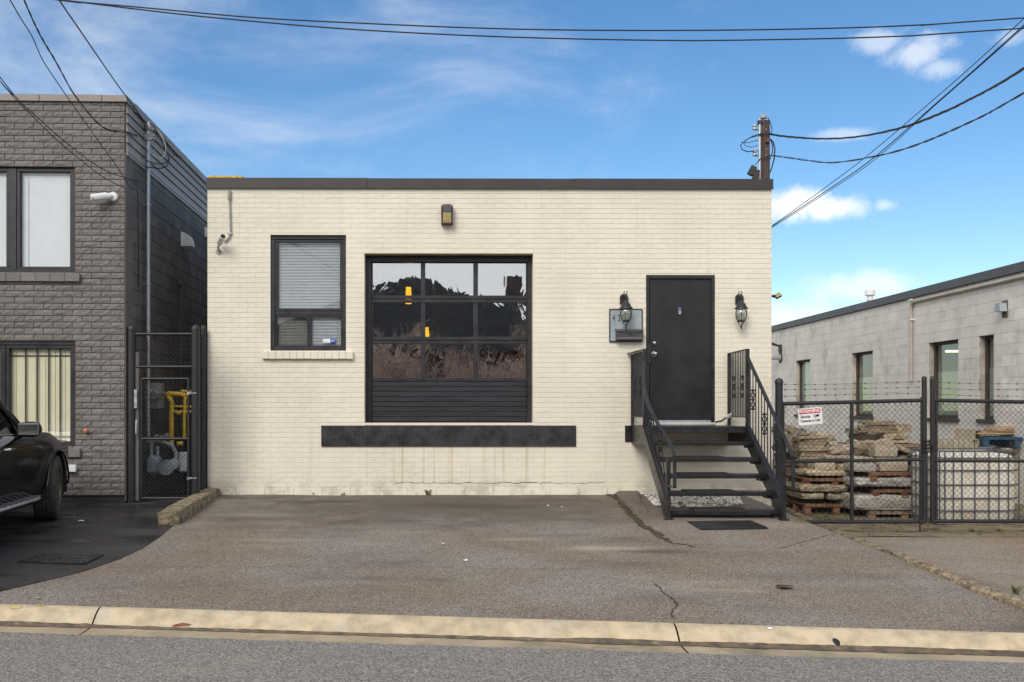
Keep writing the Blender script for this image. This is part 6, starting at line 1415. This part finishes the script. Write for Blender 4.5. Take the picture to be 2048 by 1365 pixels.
    T = CM @ Matrix.Translation((s*1.02, -.80, 1.175)) @ Matrix.Diagonal((1.0*s, .62, .82, 1)) ; MB(T).lathe(prof, (0, 0, 0), 18, Matrix.Identity(3), 'x').build('mirror_shell', M_CAR, mr_, True)
    T = CM @ Matrix.Translation((s*1.02, -.865, 1.175)); MB(T).box(-.10*1, .10, -.006, .004, -.058, .058, .003).build('mirror_glass', M_CHROME, mr_)
    MB(T).box(s*.02, s*.118, .06, .075, -.005, .02, .004).build('indicator', M_ALU, mr_)
    CM = CM0
    for k in range(7): MB(CM).box(s*.9645, s*.969, -.50+k*.020, -.488+k*.020, .845, .866-.006*(k % 2), 0).build('badge_letter', M_CHROME, car)
    hl = MB(CM).box(s*.62, s*.80, .74, .90, .66, .80, .05).build('headlight', M_PANE, car, True)
mb = MB(CM); vs = []; fs = []; ys_ = lin(-1.0, .93, 24)
for y in ys_:
    r_, b, w = cring(y); crown = .045*(1-sm(.5, .95, y))
    for k in range(11): u = -1+2*k/10; vs.append((u*r_[-1][0], y, b+crown*(1-u*u)+.012*math.sin(math.pi*abs(u))))
for i in range(24):
    for k in range(10): fs.append((i*11+k, i*11+k+1, (i+1)*11+k+1, (i+1)*11+k))
mb.add(vs, fs); mb.build('bonnet', M_CAR, car, True)
r_, b, w = cring(.93); mb = MB(CM); mb.prism([(-r_[-1][0], b), (r_[-1][0], b), (r_[4][0], .7), (r_[1][0], .32), (-r_[1][0], .32), (-r_[4][0], .7)], .90, .935); mb.build('front_bumper', M_CAR, car)
MB(CM).add([(-.86, -.97, 1.0), (.86, -.97, 1.0), (.70, -1.89, 1.56), (-.70, -1.89, 1.56)], [(0, 1, 2, 3)]).build('windscreen', M_CARGL, car)
mb = MB(CM); vs = []; fs = []; ys_ = lin(-1.85, -3.6, 12)
for y in ys_:
    for k in range(9): u = -1+2*k/8; vs.append((u*.74, y, 1.56+.06*(1-u**4)+.03*math.sin(math.pi*(y+1.85)/-1.75)))
for i in range(12):
    for k in range(8): fs.append((i*9+k, i*9+k+1, (i+1)*9+k+1, (i+1)*9+k))
mb.add(vs, fs); mb.build('roof', M_CAR, car, True)
MB(CM).add([(-.72, -3.58, 1.56), (.72, -3.58, 1.56), (.84, -3.85, 1.04), (-.84, -3.85, 1.04)], [(0, 1, 2, 3)]).build('rear_glass', M_CARGL, car)
MB(CM).box(-.84, .84, -3.88, -3.80, .35, 1.14, .03).build('tailgate', M_CAR, car); MB(CM).box(-.80, .80, -3.75, .85, .22, .34).build('underbody', M_RUBBER, car)
MB(CM).box(-.82, .82, -3.6, -.7, .36, .42).build('cabin_floor', M_RUBBER, car)
for s in (-.42, .42):
    for y in (-2.0, -2.9): MB(CM).box(s-.24, s+.24, y-.45, y+.1, .5, .75, .06).build('seat', M_RUBBER, car); MB(CM).box(s-.22, s+.22, y-.55, y-.40, .75, 1.38, .06).build('seat_back', M_RUBBER, car)
MB(CM).box(-.82, .82, -1.4, -1.02, .7, .98, .05).build('dashboard', M_RUBBER, car)

# ------------------------------------------------------------------ small things on the ground
dg = thing('drain_grate', gp(115, 1121), 'black iron drain grate in the dark driveway', 'grate'); c0, c1, c2, c3 = [gp(*p)+Vector((0, 0, .010)) for p in ((38, 1127), (168, 1129), (203, 1112), (88, 1112))]
for a, b in ((c0, c1), (c1, c2), (c2, c3), (c3, c0)): MB().bar(a, b, .04, .012).build('rim', M_BLACK, dg)
MB().add([p-Vector((0, 0, .006)) for p in (c0, c1, c2, c3)], [(0, 1, 2, 3)]).build('pit_shade_sheet', M_INK, dg)  # flat black sheet, its colour stands in for the shade down the drain
for i in range(1, 12): MB().bar(c0.lerp(c1, i/12), c3.lerp(c2, i/12), .026, .014).build('grate_bar', mat('worn_iron', (.085, .08, .078), .45, .5), dg)
for v in (.35, .68): MB().bar(c0.lerp(c3, v), c1.lerp(c2, v), .03, .013).build('cross_bar', M_BLACK, dg)
def scrap(px, py, w, d, m, lab, cat='paper', curl=.01):
    p = gp(px, py); mb = MB(); vs = []; a = random.uniform(0, 3)
    for i in range(4):
        for j in range(4):
            u, v = (i/3-.5)*w+random.uniform(-.15, .15)*w, (j/3-.5)*d+random.uniform(-.15, .15)*d
            vs.append((p.x+u*math.cos(a)*.4+u*.6, p.y+v, G(p.x, p.y)+.008+random.uniform(0, curl)))
    mb.add(vs, [(i*4+j, i*4+j+1, (i+1)*4+j+1, (i+1)*4+j) for i in range(3) for j in range(3)]); mb.build('paper_scrap' if cat == 'paper' else cat.replace(' ', '_'), m, None, label=lab, cat=cat, group='litter on the ground')
scrap(161, 1044, .12, .09, M_PAPER, 'white paper scrap on the dark driveway beside the car wheel')
scrap(886, 1090, .055, .05, M_PAPER, 'bright white scrap in the middle of the driveway')
scrap(1096, 1013, .10, .06, M_PAPER, 'flat pale scrap on the driveway near the cream wall'); scrap(1125, 1016, .04, .04, M_PAPER, 'tiny pale scrap right of the flat one near the wall')
scrap(931, 1123, .05, .03, M_PAPER, 'thin pale scrap on the driveway in front of the bright one')
scrap(1571, 1177, .14, .10, mat('flattened_rag', (.06, .035, .03), .9), 'flattened dark brown rag on the driveway at the right', 'rag', .02)
scrap(626, 991, .10, .05, mat('red_brick_chip', (.30, .09, .05), .9), 'broken red brick piece at the foot of the cream wall', 'brick piece', .03)
def kerb_mark(px, py, w, d, m, lab, cat, name):
    # thing lying on the kerb or gutter: meet the sight line with the kerb profile
    c = Vector((0, -D, HC)); dr = pdir(px, py); t = 5.0
    prof = [(.5, 0.0)]+[KP[1]]+KP[2:]+GP[1:4]+[(-3, -.09)]
    def kz(x, y):
        o = y-kerb_y(x)
        for (a, za), (b, zb) in zip(prof, prof[1:]):
            if b <= o <= a: return kerb_z(x)+za+(zb-za)*(o-a)/(b-a)
        return kerb_z(x)-.1
    while t < 12:
        p = c+dr*t
        if p.z <= kz(p.x, p.y): break
        t += .004
    mb = MB(); n = 9; vs = [(p.x, p.y, kz(p.x, p.y)+.006)]
    for i in range(n):
        a = 2*math.pi*i/n; r = random.uniform(.6, 1.1); x, y = p.x+w/2*r*math.cos(a), p.y+d/2*r*math.sin(a); vs.append((x, y, kz(x, y)+.004+random.uniform(0, .003)))
    mb.add(vs, [(0, i+1, (i+1) % n+1) for i in range(n)]); mb.build(name, m, None, label=lab, cat=cat, group='litter on the ground')
kerb_mark(360, 1253, .16, .03, M_LEAF, 'red-brown dry leaf strip lying in the gutter at the left', 'leaf', 'leaf')
kerb_mark(1541, 1258, .04, .03, M_PAPER, 'small white blob on the top of the kerb', 'paper', 'paper_scrap')
kerb_mark(1672, 1286, .05, .06, M_INK, 'dark leaf stuck on the face of the kerb', 'leaf', 'leaf')
kerb_mark(30, 1216, .13, .035, M_YPAINT, 'faded yellow paint dash on the kerb at the far left', 'paint mark', 'paint_mark'); kerb_mark(80, 1212, .08, .03, M_YPAINT, 'smaller faded yellow paint dash on the kerb right of the first', 'paint mark', 'paint_mark')
scrap(77, 1198, .10, .05, M_YPAINT, 'faded yellow paint mark on the asphalt edge above the kerb', 'paint mark', .0005)

# ------------------------------------------------------------------ across the street, mirrored in the panes
hs = thing('house', (-1, -27, -.3), 'brown brick house with grey gabled roof across the street, seen mirrored in the overhead door', 'house'); HY = -25.0
MB().box(-8.5, 6.5, -33, HY, -.3, 3.45).build('wall', M_HOUSE, hs)
mb = MB(); mb.prism([(-9.2, 3.4), (7.2, 3.4), (-1.3, 6.5)], -33.6, HY+.6); mb.build('roof', M_ROOFT, hs)
MB().box(2.6, 3.4, -29, -28.2, 4.0, 6.9).build('chimney', M_HOUSE, hs)
for x in (-6.5, -2.8, 3.6):
    w = MB().box(x-.8, x+.8, HY+.001, HY+.06, .9, 2.5).build('window', M_WHITE, hs); MB().box(x-.7, x+.7, HY+.061, HY+.07, 1.0, 2.4).build('glass', M_INK, w)
MB().box(.2, 1.2, HY+.001, HY+.06, -.2, 2.1).build('front_door', M_WHITE, hs)
h2 = thing('house', (16, -27, -.3), 'pale house with dark gabled roof across the street on the right, seen only in reflections', 'house')
MB().box(10.5, 21, -34, -25.5, -.3, 3.4).build('wall', M_BEIGE, h2); mb = MB(); mb.prism([(9.8, 3.2), (21.7, 3.2), (15.7, 6.4)], -34.5, -25); mb.build('roof', M_ROOFT, h2)
h3 = thing('house', (-20, -27, -.3), 'low house with dark hipped roof across the street on the left, seen only in reflections', 'house')
MB().box(-27, -13, -34, -26, -.3, 3.2).build('wall', M_HOUSE, h3); mb = MB(); mb.prism([(-27.7, 3.1), (-12.3, 3.1), (-16, 5.9), (-24, 5.9)], -34.5, -25.5); mb.build('roof', M_ROOFT, h3)
def branch(mb, p, d, l, r, depth):
    q = p+d*l; mb.tube([p, p.lerp(q, .5)+Vector((random.uniform(-.05, .05), random.uniform(-.05, .05), 0))*l, q], [r, r*.8, r*.55], 4, False)
    if depth == 0: return
    for _ in range(random.choice((2, 3, 3))):
        nd = (d+Vector((random.uniform(-.7, .7), random.uniform(-.7, .7), random.uniform(-.15, .5)))).normalized(); branch(mb, p.lerp(q, random.uniform(.55, 1)), nd, l*random.uniform(.6, .85), max(.011, r*.62), depth-1)
for x, y, h, lab in ((-3.6, -20.5, 1.5, 'bare tree left of the mirrored house'), (3.0, -19.8, 1.25, 'bare bushy tree right of the mirrored house'), (.4, -21, .95, 'low bare bush before the mirrored house'), (-1.7, -18.6, 1.55, 'left one of three bare bushes beside the street'), (1.3, -18.2, 1.40, 'middle one of three bare bushes beside the street'), (3.9, -18.6, 1.65, 'right one of three bare bushes beside the street'), (8.6, -21, 1.7, 'tall bare tree at the right across the street'), (-9.5, -21, 1.8, 'tall bare tree at the left across the street')):
    t = thing('bare_tree', (x, y, -.35), lab+', seen only in reflections', 'tree', 'bare trees across the street'); mb = MB(); mb.tube([(x, y, -.35), (x+.03, y, -.35+h*.5), (x, y, -.35+h)], [.13*h, .1*h, .08*h], 8); mb.build('trunk', M_BARK, t, True); mb = MB()
    for _ in range(7 if y < -19 else 12): branch(mb, Vector((x, y, -.35+h*random.uniform(.35, 1))), Vector((random.uniform(-.8, .8), random.uniform(-.8, .8), 1)).normalized(), h*.75, .042*h, 5 if y < -19 else 4)
    mb.build('crown', M_BARK, t, kind='stuff')
